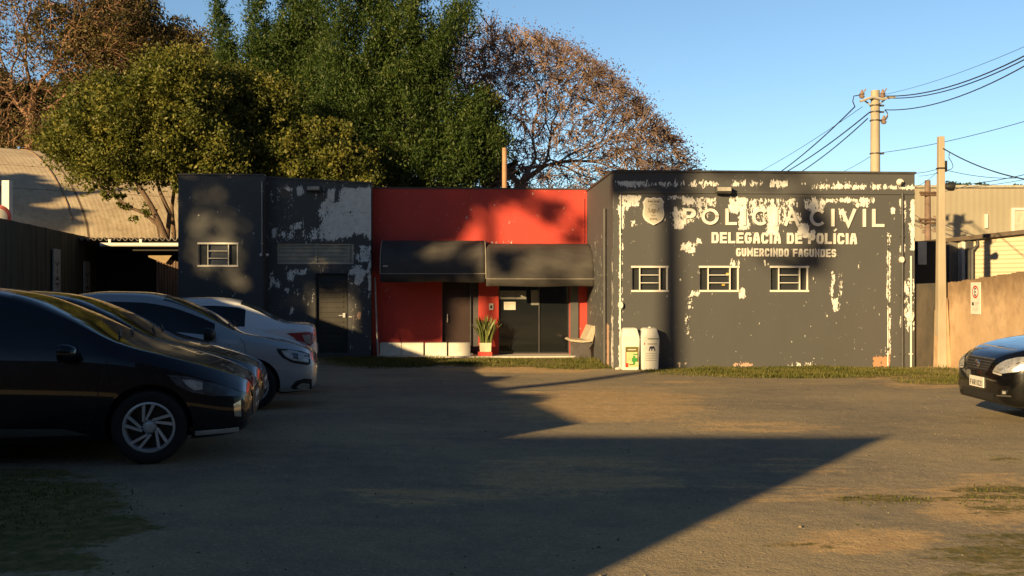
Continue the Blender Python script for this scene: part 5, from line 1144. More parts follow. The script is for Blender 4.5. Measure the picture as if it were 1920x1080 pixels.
car('black hatchback mostly hidden between the blue black and the silver car', 'cars parked side by side along the dark wall', place(.02, -.75, HATCH, ROT, (486-960)/FPX*Yd, Yd), (0, 0, ROT), HATCH, MAT['p_black'], (10, .3, (.02, .016), False), ex_dark)
LOG = parm(SEDAN, L=4.35, top=[(0,.60),(.04,.69),(.12,.765),(.35,.855),(.7,.935),(.98,1.0),(1.10,1.06),(1.5,1.29),(1.92,1.47),(2.25,1.53),(2.7,1.54),(3.1,1.50),(3.4,1.38),(3.7,1.18),(3.82,1.12),(4.1,1.09),(4.28,1.05),(4.34,.93),(4.35,.82)],
    belt=[(0,.53),(.05,.61),(.15,.685),(.4,.785),(.8,.875),(1.15,.92),(1.6,.96),(2.6,1.0),(3.4,1.03),(3.8,1.02),(4.15,.98),(4.3,.90),(4.35,.74)], bot=[(0,.33),(.04,.26),(.2,.22),(.6,.20),(3.7,.21),(4.2,.27),(4.35,.34)],
    wid=[(0,.66),(.02,.76),(.06,.84),(.12,.885),(.22,.93),(.4,.965),(.8,.99),(1.3,1),(3.3,1),(3.8,.97),(4.1,.92),(4.28,.84),(4.35,.72)], roofw=[(0,.55),(.3,.74),(1.0,.82),(1.2,.80),(2.0,.66),(2.7,.64),(3.4,.64),(3.85,.74),(4.35,.6)], cowl=1.06, rf=1.96, rr=3.2, deck=3.74, wins=[(1.30,2.20),(2.28,3.0),(3.05,3.36)], doors=(1.16,2.24,3.15), axles=(.82,3.42))
def ex_silver(E):
    common(E, parm(LOG, handle=MAT['p_silver'])); wipers(E, LOG); pt = E['patch']
    for s in 'RL':
        hb = pt('headlight', [(.52,.79),(.40,.785),(.20,.745),(.10,.70),(.085,.585),(.12,.565),(.32,.605),(.44,.67),(.50,.74)], s, MAT['blacktrim'], .004)
        pt('headlight_reflector', [(.46,.765),(.38,.765),(.20,.725),(.12,.69),(.11,.60),(.31,.635),(.41,.69)], s, MAT['lamp'], .009, hb)
        pt('headlight_reflector', [(.32,.735),(.25,.72),(.24,.645),(.30,.655)], s, MAT['lampdark'], .013, hb)
        f = pt('fog_lamp', [(.34,.285),(.27,.365),(.16,.395),(.07,.38),(.07,.255),(.12,.235),(.28,.245)], s, MAT['blacktrim'], .005); pt('fog_lamp_ring', [(.27,.285),(.20,.335),(.10,.32),(.10,.265),(.23,.262)], s, MAT['chrome'], .009, f)
        E['line']('seam', [(.98,.93),(.92,.86),(.90,.72)], s)
    pt('lower_lip', [(.10,.245),(.50,.225),(.50,.245),(.10,.268)], 'R', MAT['alloy'], .008)
    pt('grille', [(-.50,.66),(.50,.66),(.42,.55),(-.42,.55)], 'F', MAT['blacktrim'], .006); pt('badge', [(-.06,.62),(0,.69),(.06,.62),(0,.54)], 'F', MAT['chrome'], .02)
    mirror(E, 1.36, .99, -1, MAT['blacktrim'], (.11, .12, .085)); mirror(E, 1.36, .99, 1, MAT['blacktrim']); plate(E, 0, .48, 'F', 'FTU 2201')
Ys_ = 12.75
car('silver sedan with its headlight and chrome ringed fog lamp showing', 'cars parked side by side along the dark wall', place(.82, -1, LOG, ROT, (473-960)/FPX*Ys_, Ys_), (0, 0, ROT), LOG, MAT['p_silver'], (6, .25, (.03, .022), False), ex_silver)
VOY = parm(SEDAN, L=4.22, wins=[(1.28,2.12),(2.20,2.84),(2.88,3.14)], top=[(0,.60),(.04,.68),(.12,.75),(.35,.85),(.7,.93),(.98,.99),(1.08,1.03),(1.45,1.24),(1.85,1.41),(2.15,1.46),(2.6,1.465),(3.0,1.42),(3.3,1.30),(3.62,1.12),(3.72,1.08),(4.0,1.06),(4.15,1.03),(4.21,.94),(4.22,.84)],
    belt=[(0,.54),(.05,.62),(.15,.69),(.4,.79),(.8,.87),(1.1,.90),(1.6,.92),(2.5,.96),(3.2,.99),(3.7,.99),(4.05,.96),(4.18,.90),(4.22,.74)], bot=[(0,.33),(.04,.26),(.2,.22),(.6,.20),(3.5,.21),(4.05,.26),(4.22,.34)],
    wid=[(0,.62),(.02,.70),(.06,.79),(.12,.86),(.22,.915),(.4,.96),(.8,.99),(1.3,1),(3.2,1),(3.7,.97),(4.0,.93),(4.16,.86),(4.22,.76)], roofw=[(0,.55),(.3,.74),(1.0,.82),(1.1,.80),(1.9,.66),(2.6,.64),(3.25,.64),(3.65,.74),(4.0,.76),(4.22,.6)], cowl=1.04, rf=1.9, rr=3.06, deck=3.62, doors=(1.14,2.16,3.0), axles=(.80,3.27), wr=.30)
def ex_white(E):
    common(E, VOY); pt = E['patch']; L = E['L']
    for s in 'RL':
        pt('tail_lamp', [(L-.46,.93),(L-.12,.945),(L-.03,.93),(L-.03,.80),(L-.12,.72),(L-.22,.76),(L-.36,.87)], s, MAT['tail'], .006)
        pt('tail_lamp_lens', [(L-.22,.90),(L-.10,.90),(L-.10,.76),(L-.18,.79)], s, MAT['tailclear'], .010)
        pt('headlight', [(.60,.77),(.40,.755),(.2,.69),(.10,.61),(.2,.60),(.42,.65),(.55,.71)], s, MAT['lamp'], .005)
    pt('bumper_line', [(-.7,.58),(.7,.58),(.7,.60),(-.7,.60)], 'B', MAT['blacktrim'], .004); mirror(E, 1.40, .95, 1, E['paint']); mirror(E, 1.40, .95, -1, E['paint']); plate(E, 0, .66, 'B', 'EMV 1012')
Yw = 15.4
car('white sedan parked facing the dark wall with its red tail lamp showing', 'cars parked side by side along the dark wall', place(VOY['L'], 1*.8, VOY, ROT+math.pi, (594-960)/FPX*Yw, Yw), (0, 0, ROT+math.pi), VOY, MAT['p_white'], (10, .2, (.02, .016), False), ex_white).scale = (1, 1, 1.035)
COR = parm(SEDAN, L=4.54, W=1.76, top=[(0,.60),(.03,.70),(.08,.765),(.2,.835),(.5,.92),(.85,.985),(1.10,1.02),(1.22,1.06),(1.6,1.25),(2.05,1.42),(2.35,1.47),(2.8,1.48),(3.25,1.43),(3.6,1.30),(3.95,1.15),(4.05,1.12),(4.35,1.09),(4.5,1.04),(4.53,.93),(4.54,.82)],
    belt=[(0,.54),(.03,.62),(.08,.68),(.2,.74),(.45,.83),(.8,.90),(1.2,.93),(1.6,.94),(2.6,.98),(3.5,1.02),(4.0,1.02),(4.35,.98),(4.5,.90),(4.54,.74)], bot=[(0,.30),(.04,.22),(.2,.19),(.6,.18),(3.8,.19),(4.4,.26),(4.54,.34)],
    wid=[(0,.60),(.015,.68),(.05,.76),(.11,.83),(.22,.90),(.4,.955),(.7,.985),(1.2,1),(3.3,1),(3.9,.97),(4.3,.92),(4.47,.84),(4.54,.72)], roofw=[(0,.50),(.3,.74),(1.0,.82),(1.25,.80),(2.1,.66),(2.8,.64),(3.5,.64),(3.95,.74),(4.3,.76),(4.54,.6)], cowl=1.16, rf=2.1, rr=3.3, deck=3.95, wins=[(1.42,2.34),(2.42,3.2),(3.24,3.55)], doors=(1.28,2.38,3.3), axles=(.93,3.53))
def ex_cor(E):
    common(E, COR); wipers(E, COR); pt = E['patch']
    for s in (-1, 1):
        hb = pt('headlight', [(s*.40,.600),(s*.44,.66),(s*.54,.735),(s*.64,.775),(s*.74,.79),(s*.79,.77),(s*.79,.66),(s*.72,.61),(s*.60,.585)], 'F', MAT['lamp'], .006)
        pt('headlight_trim', [(s*.40,.594),(s*.60,.579),(s*.60,.560),(s*.42,.572)], 'F', MAT['faded'], .006)
        pt('fog_lamp', [(s*.58,.33),(s*.66,.34),(s*.68,.40),(s*.60,.40)], 'F', MAT['dark'], .004); pt('fog_lamp_lens', [(s*.615,.35),(s*.655,.355),(s*.655,.385),(s*.62,.385)], 'F', MAT['lamp'], .008)
    g = pt('grille', [(-.36,.725),(.36,.725),(.30,.60),(.24,.575),(-.24,.575),(-.30,.60)], 'F', MAT['blacktrim'], .004)
    for k in range(4): z = .60+.03*k; h = .29+.02*k; pt('grille_bar', [(-h,z),(h,z),(h,z+.009),(-h,z+.009)], 'F', MAT['darkgrey'], .012, g)
    pt('grille_frame', [(-.37,.735),(.37,.735),(.37,.722),(-.37,.722)], 'F', MAT['darkgrey'], .012, g)
    # oval badge
    x = max(E['bvh'].ray_cast(Vector((5, yy, .665)), Vector((-1, 0, 0)))[0].x for yy in (0, .05))+.02; m = MB()
    for (rx, rz, cz) in ((.062, .042, 0), (.020, .040, 0), (.044, .016, .016)):
        m.tube([(x, rx*math.cos(a), .665+cz+rz*math.sin(a)) for a in [2*math.pi*i/24 for i in range(25)]], .006, 5)
    part('badge', m, MAT['chrome'], E['root'], smooth=60)
    pt('lower_grille', [(-.45,.335),(.45,.335),(.38,.25),(-.38,.25)], 'F', MAT['dark'], .004); pt('bumper_trim', [(.52,.315),(.70,.325),(.70,.34),(.52,.33)], 'F', MAT['chrome'], .006)
    mirror(E, 1.55, .98, 1, E['paint']); mirror(E, 1.55, .98, -1, E['paint']); plate(E, .0, .44, 'F', 'FAR1021')
Yc = 12.1; rc = R(178)
car('black sedan nosing in from the right edge with a pale number plate', None, place(0, 0, COR, rc, (1833-960)/FPX*Yc, Yc), (0, 0, rc), COR, MAT['p_black'], (10, .2, (.02, .016), False), ex_cor)
# ================================================================ TREES
def leafcloud(C, size, r, up=.0, droop=0., aspect=.5, dirs=None):
    """C (n,3) centres -> rhombus leaves"""
    n = len(C); a = r.normal(size=(n, 3)); a[:, 2] = a[:, 2]*(1-up*.5)
    if dirs is not None: a = a*.55+dirs
    a /= np.linalg.norm(a, axis=1)[:, None]+1e-9; b = r.normal(size=(n, 3)); b -= (b*a).sum(1)[:, None]*a; b /= np.linalg.norm(b, axis=1)[:, None]+1e-9
    s = (size*r.uniform(.6, 1.35, n))[:, None]; V = np.stack([C-a*s, C+b*s*aspect, C+a*s, C-b*s*aspect], 1)
    return V.reshape(-1, 3), np.arange(4*n).reshape(-1, 4)
def crown(name, mat, ells_, size, n, seed, sub=.5, shell=.55, aspect=.5, dirf=None, spread=.42, zs=.75):
    """ells_: (cx,cy,cz, rx,ry,rz, weight)"""
    r = np.random.default_rng(seed); wts = np.array([e[6] for e in ells_]); Cs, T, D = [], [], []
    for e, wt in zip(ells_, wts/wts.sum()):
        k = int(n*wt); ns = max(6, int(k/95)); d = r.normal(size=(ns, 3)); d /= np.linalg.norm(d, axis=1)[:, None]; rad = (shell+(1-shell)*r.random(ns)**.5)[:, None]*(1+.13*np.sin(d[:, :1]*5+seed)*np.sin(d[:, 2:3]*6+seed*2))
        rr = np.array(e[3:6]); S = np.array(e[:3])+d*rad*rr*(1+.16*r.normal(size=(ns, 1))); ts = np.clip(r.normal(.48, .22, ns), 0, 1); ss = sub*r.uniform(.55, 1.5, ns)
        j = r.integers(0, ns, k); q = r.normal(size=(k, 3))*spread; q[:, 2] *= zs; Cs.append(S[j]+q*ss[j][:, None]); T.append(np.clip(ts[j]+r.normal(0, .16, k), 0, 1)); D.append(d[j])
    C = np.concatenate(Cs); D = np.concatenate(D); V, F = leafcloud(C, size, r, aspect=aspect, dirs=dirf(D) if dirf else None)
    me = fastmesh(name, V, F, mat); attr(me, 'tint', np.repeat(np.concatenate(T), 4)); return me
def mkobj(name, me, parent, label=None):
    o = bpy.data.objects.new(name, me); COL.objects.link(o)
    if parent is not None: o.parent = parent; o.location = -Vector(parent.location)
    if label: o['label'] = label
    return o
def pxe(px, py, Y, rx, ry, rd=None, w_=None, dy=0):
    k = Y/FPX; x, y, z = wp(px, py, Y+dy); a, b = rx*k, ry*k; return (x, y, z, a, rd or (a+b)/2, b, w_ or (a*b))
def limbs(root, paths, mat, name='trunk'):
    m = MB()
    for pts, r0, r1 in paths: n = len(pts); m.tube(pts, [r0+(r1-r0)*i/(n-1) for i in range(n)], 8)
    og = root.location; m.v = [(x, y, z) for x, y, z in m.v]; return part(name, m, mat, root, smooth=50)
def tree(label, base, cat='tree', name='tree', group=None):
    return thing(name, label, cat, base, 0, group)
def curve3(p, q, bend, n=7, seed=0):
    p, q = Vector(p), Vector(q); r = random.Random(seed); o = Vector((r.uniform(-1, 1), r.uniform(-1, 1), r.uniform(0, 1)))*bend
    return [p.lerp(q, i/n)+o*math.sin(math.pi*i/n) for i in range(n+1)]
# olive dome tree on the left
Y = 31.; b = wp(318, 560, Y); T1 = tree('broad domed olive green tree over the curved roof, low limbs showing beneath', (b[0], b[1], -.2))
E1 = [pxe(255,245,Y,140,85), pxe(330,170,Y,75,55,None,3.2), pxe(165,270,Y,70,60), pxe(240,190,Y,90,50), pxe(370,240,Y,70,95), pxe(300,300,Y,90,38), pxe(400,300,Y,60,45), pxe(200,320,Y,60,22), pxe(330,120,Y,48,26), pxe(130,262,Y,36,40)]
mkobj('crown', crown('crown', MAT['leaf_olive'], E1, .060, 125000, 11, .62, spread=.27, zs=.85), T1)
P_ = lambda px, py, dy=0: wp(px, py, Y+dy)
limbs(T1, [([P_(313,690),P_(312,450),P_(300,420),P_(283,385),P_(262,350),P_(240,310)],.13,.05), ([P_(300,425),P_(270,400),P_(235,385),P_(205,360),P_(180,345)],.06,.025), ([P_(312,460,.5),P_(318,400,.5),P_(300,360,.5),P_(290,320,.5)],.09,.04), ([P_(330,690,1),P_(326,440,1),P_(322,390,1),P_(330,330,1)],.09,.05), ([P_(240,386),P_(222,372),P_(205,340)],.03,.02)], MAT['bark'])
mkobj('low_leaves', crown('low_leaves', MAT['leaf_olive'], [pxe(190,350,Y,18,12), pxe(215,370,Y,22,12), pxe(232,388,Y,14,8), pxe(275,395,Y,10,12), pxe(250,410,Y,8,6), pxe(300,345,Y,60,18), pxe(330,355,Y,20,24)], .06, 3200, 12, .12), T1)
# second olive tree, right of it
Y = 33.; b = wp(520, 600, Y); T2 = tree('yellowish green round crowned tree directly behind the charcoal blocks', (b[0], b[1], -.2))
E2 = [pxe(455,215,Y,62,85), pxe(430,165,Y,45,35), pxe(510,300,Y,90,60), pxe(600,290,Y,70,68), pxe(570,330,Y,130,40), pxe(440,300,Y,70,70), pxe(650,320,Y,50,35), pxe(500,210,Y,50,60)]
mkobj('crown', crown('crown', MAT['leaf_olive'], E2, .062, 95000, 13, .55, spread=.27, zs=.9), T2)
limbs(T2, [(curve3((b[0],b[1],-.3), wp(500,300,Y), .3, seed=1),.2,.08), (curve3((b[0],b[1],1.), wp(590,310,Y), .3, seed=2),.13,.05)], MAT['bark'])
# dark plumed trees
def plume(px, py, px2, py2, Y, w0, w1, n=6):
    """chain of ellipsoids from the low point to the tip, narrowing"""
    out = []
    for i in range(n):
        t = i/(n-1); x, y = px+(px2-px)*t, py+(py2-py)*t; w_ = w0+(w1-w0)*t; h = math.hypot(px2-px, py2-py)/n*.85; out.append(pxe(x, y, Y, w_, max(h, w_*.8), None, (w_*max(h, w_))*(Y/FPX)**2, dy=random.uniform(-1, 1)))
    return out
def updir(D): q = D*.5; q = q.copy(); q[:, 2] += .55; return q
Y = 38.; b = wp(470, 620, Y); T3 = tree('dark green plumed tree with narrow feathery tips left of the sky gap', (b[0], b[1], -.2))
E3 = plume(440,190,408,8,Y,34,9)+plume(490,160,478,-10,Y,42,12)+plume(545,140,548,-30,Y,44,16)+plume(500,190,575,-10,Y,40,16)+plume(600,120,590,-20,Y,36,12)+[pxe(420,165,Y,45,60), pxe(520,160,Y,70,60), pxe(390,190,Y,36,70), pxe(560,210,Y,70,60)]
mkobj('crown', crown('crown', MAT['leaf_dark'], E3, .070, 110000, 14, .5, .35, .32, updir, spread=.30, zs=1.5), T3)
limbs(T3, [(curve3((b[0],b[1],-.3), wp(490,150,Y), .3, seed=3),.24,.07), (curve3((b[0],b[1],2.), wp(560,140,Y), .4, seed=4),.15,.05)], MAT['bark'])
Y = 36.; b = wp(740, 620, Y); T4 = tree('largest dark green feathery tree rising out of the top of the picture', (b[0], b[1], -.2), )
E4 = plume(640,180,620,-60,Y,46,26)+plume(700,160,680,-90,Y,55,34)+plume(760,150,730,-100,Y,50,34)+plume(800,170,770,-60,Y,40,20)+plume(800,110,872,8,Y,34,20)+plume(790,150,860,40,Y,30,24)+[pxe(660,190,Y,80,80), pxe(750,200,Y,60,90), pxe(640,260,Y,60,60), pxe(700,250,Y,50,100), pxe(700,320,Y,60,36), pxe(770,300,Y,60,60), pxe(840,270,Y,55,75), pxe(880,290,Y,42,58), pxe(830,170,Y,40,60), pxe(893,222,Y,24,34,None,1.6), pxe(820,325,Y,110,32), pxe(850,230,Y,50,40), pxe(735,20,Y,40,60)]
E4 += [pxe(930,270,Y,14,26,None,.7)]
mkobj('crown', crown('crown', MAT['leaf_dark'], E4, .066, 160000, 15, .58, .5, .34, updir, spread=.28, zs=1.5), T4)
limbs(T4, [(curve3((b[0],b[1],-.3), wp(730,60,Y), .3, seed=5),.32,.08), (curve3((b[0],b[1],2.5), wp(850,60,Y), .4, seed=6),.16,.05), (curve3((b[0],b[1],1.5), wp(650,120,Y), .4, seed=7),.18,.05), (curve3((b[0],b[1],1.), wp(860,260,Y), .4, seed=8),.14,.04)], MAT['bark'])
Y = 37.5; b = wp(915, 600, Y); T4b = tree('slender yellow green tree in front of the bare tree, right of the feathery one', (b[0], b[1], -.2))
mkobj('crown', crown('crown', MAT['leaf_olive'], [pxe(908,195,Y,26,30), pxe(900,235,Y,30,40), pxe(915,285,Y,22,50), pxe(885,255,Y,30,50)], .06, 16000, 16, .3), T4b)
limbs(T4b, [(curve3((b[0],b[1],-.3), wp(905,210,Y), .2, seed=9),.10,.03)], MAT['bark'])
# bare tree by recursive clustering of twig ends
def fan(start, targets, r0, rnd, mb, depth=0, rmin=.008, tips=None):
    n = len(targets)
    if n == 0: return
    s = Vector(start)
    if n <= 2 or depth > 9:
        for t in targets:
            t = Vector(t); mid = s.lerp(t, .5)+Vector(rnd.normal(size=3))*(t-s).length*.09; mb.tube([s, mid, t], [max(rmin*1.2, r0*.8), rmin, rmin*.6], 3, cap=False)
            if tips is not None: tips.append(t)
        return
    k = 3 if n > 60 and depth < 3 else 2; P = np.array(targets); D = P-np.array(start); U = D/np.linalg.norm(D, axis=1)[:, None]
    c = U[rnd.choice(n, k, replace=False)]
    for _ in range(5):
        a = np.argmax(U@c.T, 1)
        for q in range(k):
            if (a == q).any(): c[q] = U[a == q].mean(0)
    for q in range(k):
        g = P[a == q]
        if len(g) == 0: continue
        m_ = Vector(g.mean(0)); f = .30 if depth < 2 else .38; e = s.lerp(m_, f)+Vector((0, 0, (m_-s).length*.04)); rr = max(rmin, r0*(len(g)/n)**.48)
        mid = s.lerp(e, .5)+Vector(rnd.normal(size=3))*(e-s).length*.07
        mb.tube([s, mid, e], [max(rmin, rr*1.05), rr, rr*.92], 5 if rr > .03 else 3, cap=False); fan(e, [tuple(x) for x in g], rr*.92, rnd, mb, depth+1, rmin, tips)
def baretree(label, Y, basepx, fork, env, ntips, r0, leafn, mat_leaf, seed, lsize, twig, rmin=.009, leafset=None, zcut=None, skew=False):
    rnd = np.random.default_rng(seed); b = wp(basepx, 600, Y); t = tree(label, (b[0], b[1], -.2)); k = Y/FPX
    cx, cy, rx, ry = env; C = np.array(wp(cx, cy, Y)); pts = []
    while len(pts) < ntips:
        d = rnd.normal(size=3); d /= np.linalg.norm(d); rad = rnd.uniform(.35, 1)**.45*rnd.uniform(.93, 1.05); p = C+d*np.array([rx*k, rx*k*.8, ry*k])*rad
        qx, qy = wpx(*p)
        if p[2] > (zcut if zcut is not None else 2.8) and not (skew and qx > 940 and qy < 45+((qx-940)/370)**2*250): pts.append(p)
    f = wp(fork[0], fork[1], Y); m = MB(); m.tube([(b[0], b[1], -.3), (b[0]+.05, b[1], 1.), f], [r0*1.25, r0*1.05, r0], 10); tips = []
    fan(f, [tuple(p) for p in pts], r0*.85, rnd, m, 0, rmin, tips); part('branches', m, twig, t, smooth=60)
    if leafn:
        Tp = np.array([x[:] for x in tips]); wt = rnd.random(len(Tp))**3; wt *= (.35+.65*(np.linalg.norm((Tp-C)/np.array([rx*k, rx*k*.8, ry*k]), axis=1) > .78)); wt /= wt.sum()
        j = rnd.choice(len(Tp), leafn, p=wt); Cc = Tp[j]+rnd.normal(size=(leafn, 3))*.22; V, F = leafcloud(Cc, lsize, rnd, aspect=.6); me = fastmesh('leaves', V, F, mat_leaf); attr(me, 'tint', np.repeat(np.clip(rnd.normal(.5, .25, leafn), 0, 1), 4)); mkobj('leaves', me, t)
    return t
baretree('large leafless tree with a fan of fine twigs and scattered russet leaves', 43.5, 955, (975, 345), (990, 330, 345, 305), 19000, .26, 27000, MAT['leaf_brown'], 21, .046, plain('reddish twigs', (.24, .17, .14), .9, .3, 3, bump=0), .016, zcut=4.4, skew=True)
baretree('brown leafless tree with long arching branches at the top left corner', 44., 40, (60, 230), (60, 110, 240, 200), 3600, .26, 22000, MAT['leaf_tan'], 22, .065, plain('warm brown branches', (.26, .15, .09), .9, .3, 3, bump=0), .016, zcut=5.5)
Y = 46.; b = wp(290, 600, Y); T7 = tree('dry olive brown tree behind the domed tree near the top left', (b[0], b[1], -.2))
mkobj('crown', crown('crown', MAT['leaf_tan'], [pxe(285,90,Y,100,60), pxe(230,40,Y,60,46), pxe(340,95,Y,60,46), pxe(180,60,Y,46,56), pxe(260,10,Y,40,26), pxe(370,140,Y,50,50), pxe(170,150,Y,60,60), pxe(120,60,Y,60,60,None,1.2)], .075, 60000, 17, .55, .4), T7)
limbs(T7, [(curve3((b[0],b[1],-.3), wp(280,90,Y), .3, seed=10),.25,.08)]+[(curve3(wp(280,130,Y), wp(x,y,Y), .5, seed=x),.08,.02) for x, y in ((200,30),(250,0),(300,10),(350,60),(390,100),(225,-8))], MAT['bark'])
Y = 50.; b = wp(60, 600, Y); T8 = tree('dark evergreen mass low behind the curved roof at the far left', (b[0], b[1], -.2))
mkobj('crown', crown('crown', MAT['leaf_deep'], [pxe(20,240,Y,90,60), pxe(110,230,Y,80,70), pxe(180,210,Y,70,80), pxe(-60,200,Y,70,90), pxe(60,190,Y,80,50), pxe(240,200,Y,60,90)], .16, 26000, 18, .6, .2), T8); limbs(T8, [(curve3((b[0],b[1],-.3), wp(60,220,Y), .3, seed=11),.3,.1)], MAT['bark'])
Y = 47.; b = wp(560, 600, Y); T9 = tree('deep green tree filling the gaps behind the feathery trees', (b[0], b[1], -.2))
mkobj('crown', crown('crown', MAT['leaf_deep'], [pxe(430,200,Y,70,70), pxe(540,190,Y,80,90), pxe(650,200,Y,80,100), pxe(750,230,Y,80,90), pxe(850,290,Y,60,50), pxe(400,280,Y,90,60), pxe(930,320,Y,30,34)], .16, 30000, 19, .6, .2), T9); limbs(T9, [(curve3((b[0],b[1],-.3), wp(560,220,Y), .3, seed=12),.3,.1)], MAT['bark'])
Y = 70.
for k, (px, py, rx, ry, lab) in enumerate(((1803,347,20,10,'small distant treetop above the warehouse eave beside the concrete post'), (1843,349,7,5,'tiny distant bush on the warehouse skyline'), (1778,350,12,7,'small distant treetop showing just left of the one beside the concrete post'), (1905,351,16,3,'very low distant foliage at the right end of the warehouse skyline'))):
    b = wp(px, 600, Y); t = tree(lab, (b[0], b[1], -.2), group='distant treetops above the warehouse'); mkobj('crown', crown('crown', MAT['leaf_dark'], [pxe(px, py, Y, rx, ry), (b[0], Y, (CAMZ+(540-py)/FPX*Y)/2+1, rx*Y/FPX*.7, 1, 2.2, .6)], .12, 1800, 40+k, .3, .2), t); limbs(t, [([(b[0], b[1], -.3), (b[0], b[1], 6)], .1, .05)], MAT['bark'])

# added creeper tufts, out of view, that make the wall's shadow edge uneven
for k, (y0, y1, n) in enumerate(((3.2, 5.0, 900), (7.6, 8.6, 500), (10.4, 12.6, 1100))):
    r = np.random.default_rng(60+k); yy = r.uniform(y0, y1, n); f = np.sin((yy-y0)/(y1-y0)*np.pi); C = np.stack([WX0-.19*yy+r.normal(0, .14, n), yy, 2.92+.13+r.random(n)*.20*f], -1)
    t = tree(('added unseen bushy creeper roughening the wall shadow, nearest the viewer', 'added unseen small creeper tuft roughening the wall shadow', 'added unseen long creeper roughening the wall shadow, level with the second car')[k], (float(WX0-.19*y0), y0, 2.9), 'creeper', 'creeper'); V, F = leafcloud(C, .06, r, aspect=.6); me = fastmesh('foliage', V, F, MAT['leaf_dark']); attr(me, 'tint', np.repeat(r.random(n), 4)); mkobj('foliage', me, t)
# ================================================================ BEHIND THE CAMERA: what throws the shade on the yard
hb = thing('plain_building', 'plain flat roofed building standing behind the viewer', 'building', (-6.65, -4.7, 0))
m = MB(); H = 4.5; m.prism([(-34, -4.75), (-34, -18), (-17.5, -18), (-6.62, -4.75)], 'z', -.1, H); part('wall', m, plain('dull brown render', (.10, .085, .07), .9), hb)
m = MB(); m.prism([(-34.1, -4.68), (-34.1, -18.1), (-17.5, -18.1), (-6.55, -4.68)], 'z', H+.001, H+.08); part('roof_edge', m, MAT['darkgrey'], hb)
sky_blocker = thing('plain_building', 'added unseen tall building behind the viewer on the right, cutting sky light', 'building', (3, -6, 0))
m = MB(); m.prism([(2.5, -6), (-8.5, -22), (40, -22), (40, -6)], 'z', -.1, 9); part('wall', m, plain('dull grey render', (.12, .11, .10), .9), sky_blocker); m = MB(); m.prism([(2.4, -5.9), (-8.7, -22.1), (40.1, -22.1), (40.1, -5.9)], 'z', 9.001, 9.15); part('roof_edge', m, MAT['darkgrey'], sky_blocker)  # added block that dims the sky light, left side angled along the sun
S2 = Vector((math.sin(R(SUN_AZ)), math.cos(R(SUN_AZ)))); tanE = math.tan(R(SUN_EL))
def back(P, t): return np.array([P[0]-S2.x*t, P[1]-S2.y*t, P[2]+tanE*t])
def dark_spots():
    """where on the facades the off-frame foliage throws its shade: (ellipse or box in photo pixels, plane, density)"""
    r = np.random.default_rng(77); out = []
    def add(poly, v, n):
        P = np.array(poly, float); x0, y0 = P.min(0); x1, y1 = P.max(0); c = 0
        while c < n:
            x, y = r.uniform(x0, x1), r.uniform(y0, y1); ins = False; j = len(P)-1
            for i in range(len(P)):
                if (P[i, 1] > y) != (P[j, 1] > y) and x < (P[j, 0]-P[i, 0])*(y-P[i, 1])/(P[j, 1]-P[i, 1])+P[i, 0]: ins = not ins
                j = i
            if ins: u, z = bp(x, y, v); out.append((u*CT-v*ST, u*ST+v*CT, z)); c += 1
    D = .036
    def area(poly): a = 0; return abs(sum(poly[i-1][0]*poly[i][1]-poly[i][0]*poly[i-1][1] for i in range(len(poly))))/2
    for poly, v, k in SHADE: add(poly, v, int(area(poly)*D*k))
    for poly in ([(-60,318),(60,325),(150,362),(60,385),(-60,380)], [(-60,380),(40,380),(100,398),(165,392),(160,420),(120,440),(30,430),(-60,430)]):
        P = np.array(poly, float)
        for _ in range(int(area(poly)*.12)):
            w_ = r.dirichlet([1]*len(P)); x, y = (w_[:, None]*P).sum(0)*.35 + P[r.integers(len(P))]*.65 if r.random() < .5 else (w_[:, None]*P).sum(0); hp = ROOF.ray_cast(Vector((0, 0, CAMZ)), Vector(((x-960)/FPX, 1, (540-y)/FPX)).normalized())[0]; hp and out.append(tuple(hp))
    return np.array(out)
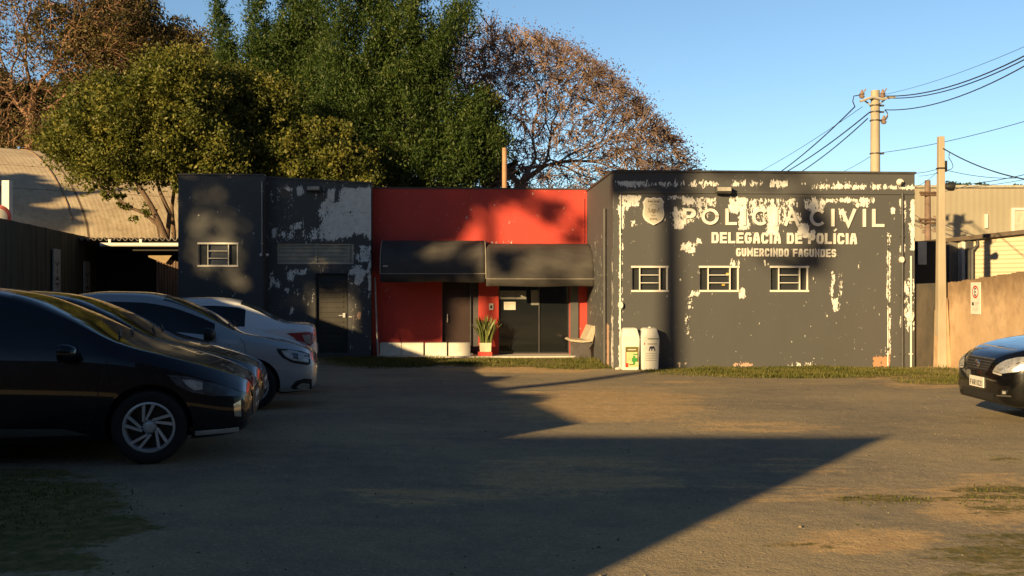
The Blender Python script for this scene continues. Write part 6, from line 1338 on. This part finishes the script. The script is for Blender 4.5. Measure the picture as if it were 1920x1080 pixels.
SHADE = [ # far left block, around its lit patch
    ([(320,318),(372,318),(368,400),(352,420),(350,700),(320,700)], VF, 1.5), ([(372,318),(500,318),(500,395),(430,390),(420,350),(372,345)], VF, 1.4), ([(476,390),(500,390),(500,700),(480,700),(470,520)], VF, 1.5),
    ([(350,520),(400,512),(470,560),(500,600),(500,700),(350,700)], VF, 1.2), ([(372,345),(420,345),(425,390),(372,398)], VF, .3), ([(350,335),(480,335),(480,520),(350,520)], VF, .28),
    # door block
    ([(495,318),(700,318),(700,540),(495,540)], VL, 1.5), ([(495,540),(578,540),(572,700),(495,700)], VL, 1.4), ([(592,520),(652,520),(652,560),(592,552)], VL, .5),
    # red wall
    ([(695,330),(820,330),(860,452),(700,470),(695,470)], VW, 2.6), ([(820,330),(1000,330),(985,372),(900,392),(858,452),(840,440)], VW, 1.7), ([(700,470),(845,470),(842,545),(750,545),(740,640),(700,660)], VW, 2.6), ([(765,545),(842,545),(835,640),(765,645)], VW, 2.2), ([(740,545),(768,545),(768,645),(740,645)], VW, .8),
    ([(985,366),(1045,372),(1066,392),(1035,425),(1015,405),(980,388)], VW, 1.1), ([(1060,440),(1098,395),(1098,455),(1050,455)], VW, 1.1), ([(1000,330),(1040,330),(1060,360),(1020,352)], VW, .3),
    ([(925,470),(970,468),(975,512),(935,520)], VW-1.2, 1.3), ([(705,485),(900,485),(900,530),(705,530)], VW-1.1, .9), ([(985,520),(1120,512),(1120,535),(985,540)], VW-1.2, .3),
    # lettered wall
    ([(1140,306),(1300,306),(1290,356),(1200,362),(1140,362)], VR, 1.4), ([(1300,306),(1500,310),(1500,338),(1300,336)], VR, .25), ([(1225,362),(1262,362),(1270,400),(1232,410)], VR, .7),
    ([(1500,365),(1535,370),(1560,430),(1552,505),(1520,520),(1480,508),(1515,455),(1495,400)], VR, .55), ([(1268,365),(1330,368),(1300,395),(1262,400)], VR, .2), ([(1425,478),(1530,480),(1530,512),(1440,500)], VR, .4)]
pts = dark_spots()
r = np.random.default_rng(5)
q = pts[:, 0]*S2.y - pts[:, 1]*S2.x
groups = np.digitize(q, [-22, -13.2])     # trees standing side by side
names = ['leafy tree standing outside the picture beyond the dark wall', 'leafy tree behind the viewer to the far left', 'high crowned leafy tree behind the viewer on the left', 'leafy tree behind the viewer nearest the lettered wall axis']
for g_ in range(3):
    S = pts[groups == g_]
    if len(S) == 0: continue
    t = r.uniform(36, 44, len(S)) if g_ else r.uniform(17, 22, len(S)); C = np.stack([S[:, 0]-S2.x*t, S[:, 1]-S2.y*t, S[:, 2]+tanE*t], -1); C = C+r.normal(size=C.shape)*.06
    base = C.mean(0); qq = {0: float((base[0]*S2.y-base[1]*S2.x)), 1: -15.2, 2: -9.52, 3: -7.9}[g_]; tt = float(S2.x*base[0]+S2.y*base[1]); bx, by = S2.x*tt+S2.y*qq, S2.y*tt-S2.x*qq
    T = tree(names[g_], (bx, by, 0)); V, F = leafcloud(C, .15, r, aspect=.6); me = fastmesh('crown', V, F, MAT['leaf_dark']); attr(me, 'tint', np.repeat(r.random(len(C)), 4)); mkobj('crown', me, T)
    zt = C[:, 2].max(); m = MB(); rt = {0: .18, 1: .2, 2: .23, 3: .035}[g_]
    m.tube([(bx, by, -.2), (bx+.05, by, zt*.5), (bx, by, zt+.2)], [rt*1.2, rt, rt*.55], 10)
    part('trunk', m, MAT['bark'], T, smooth=50)
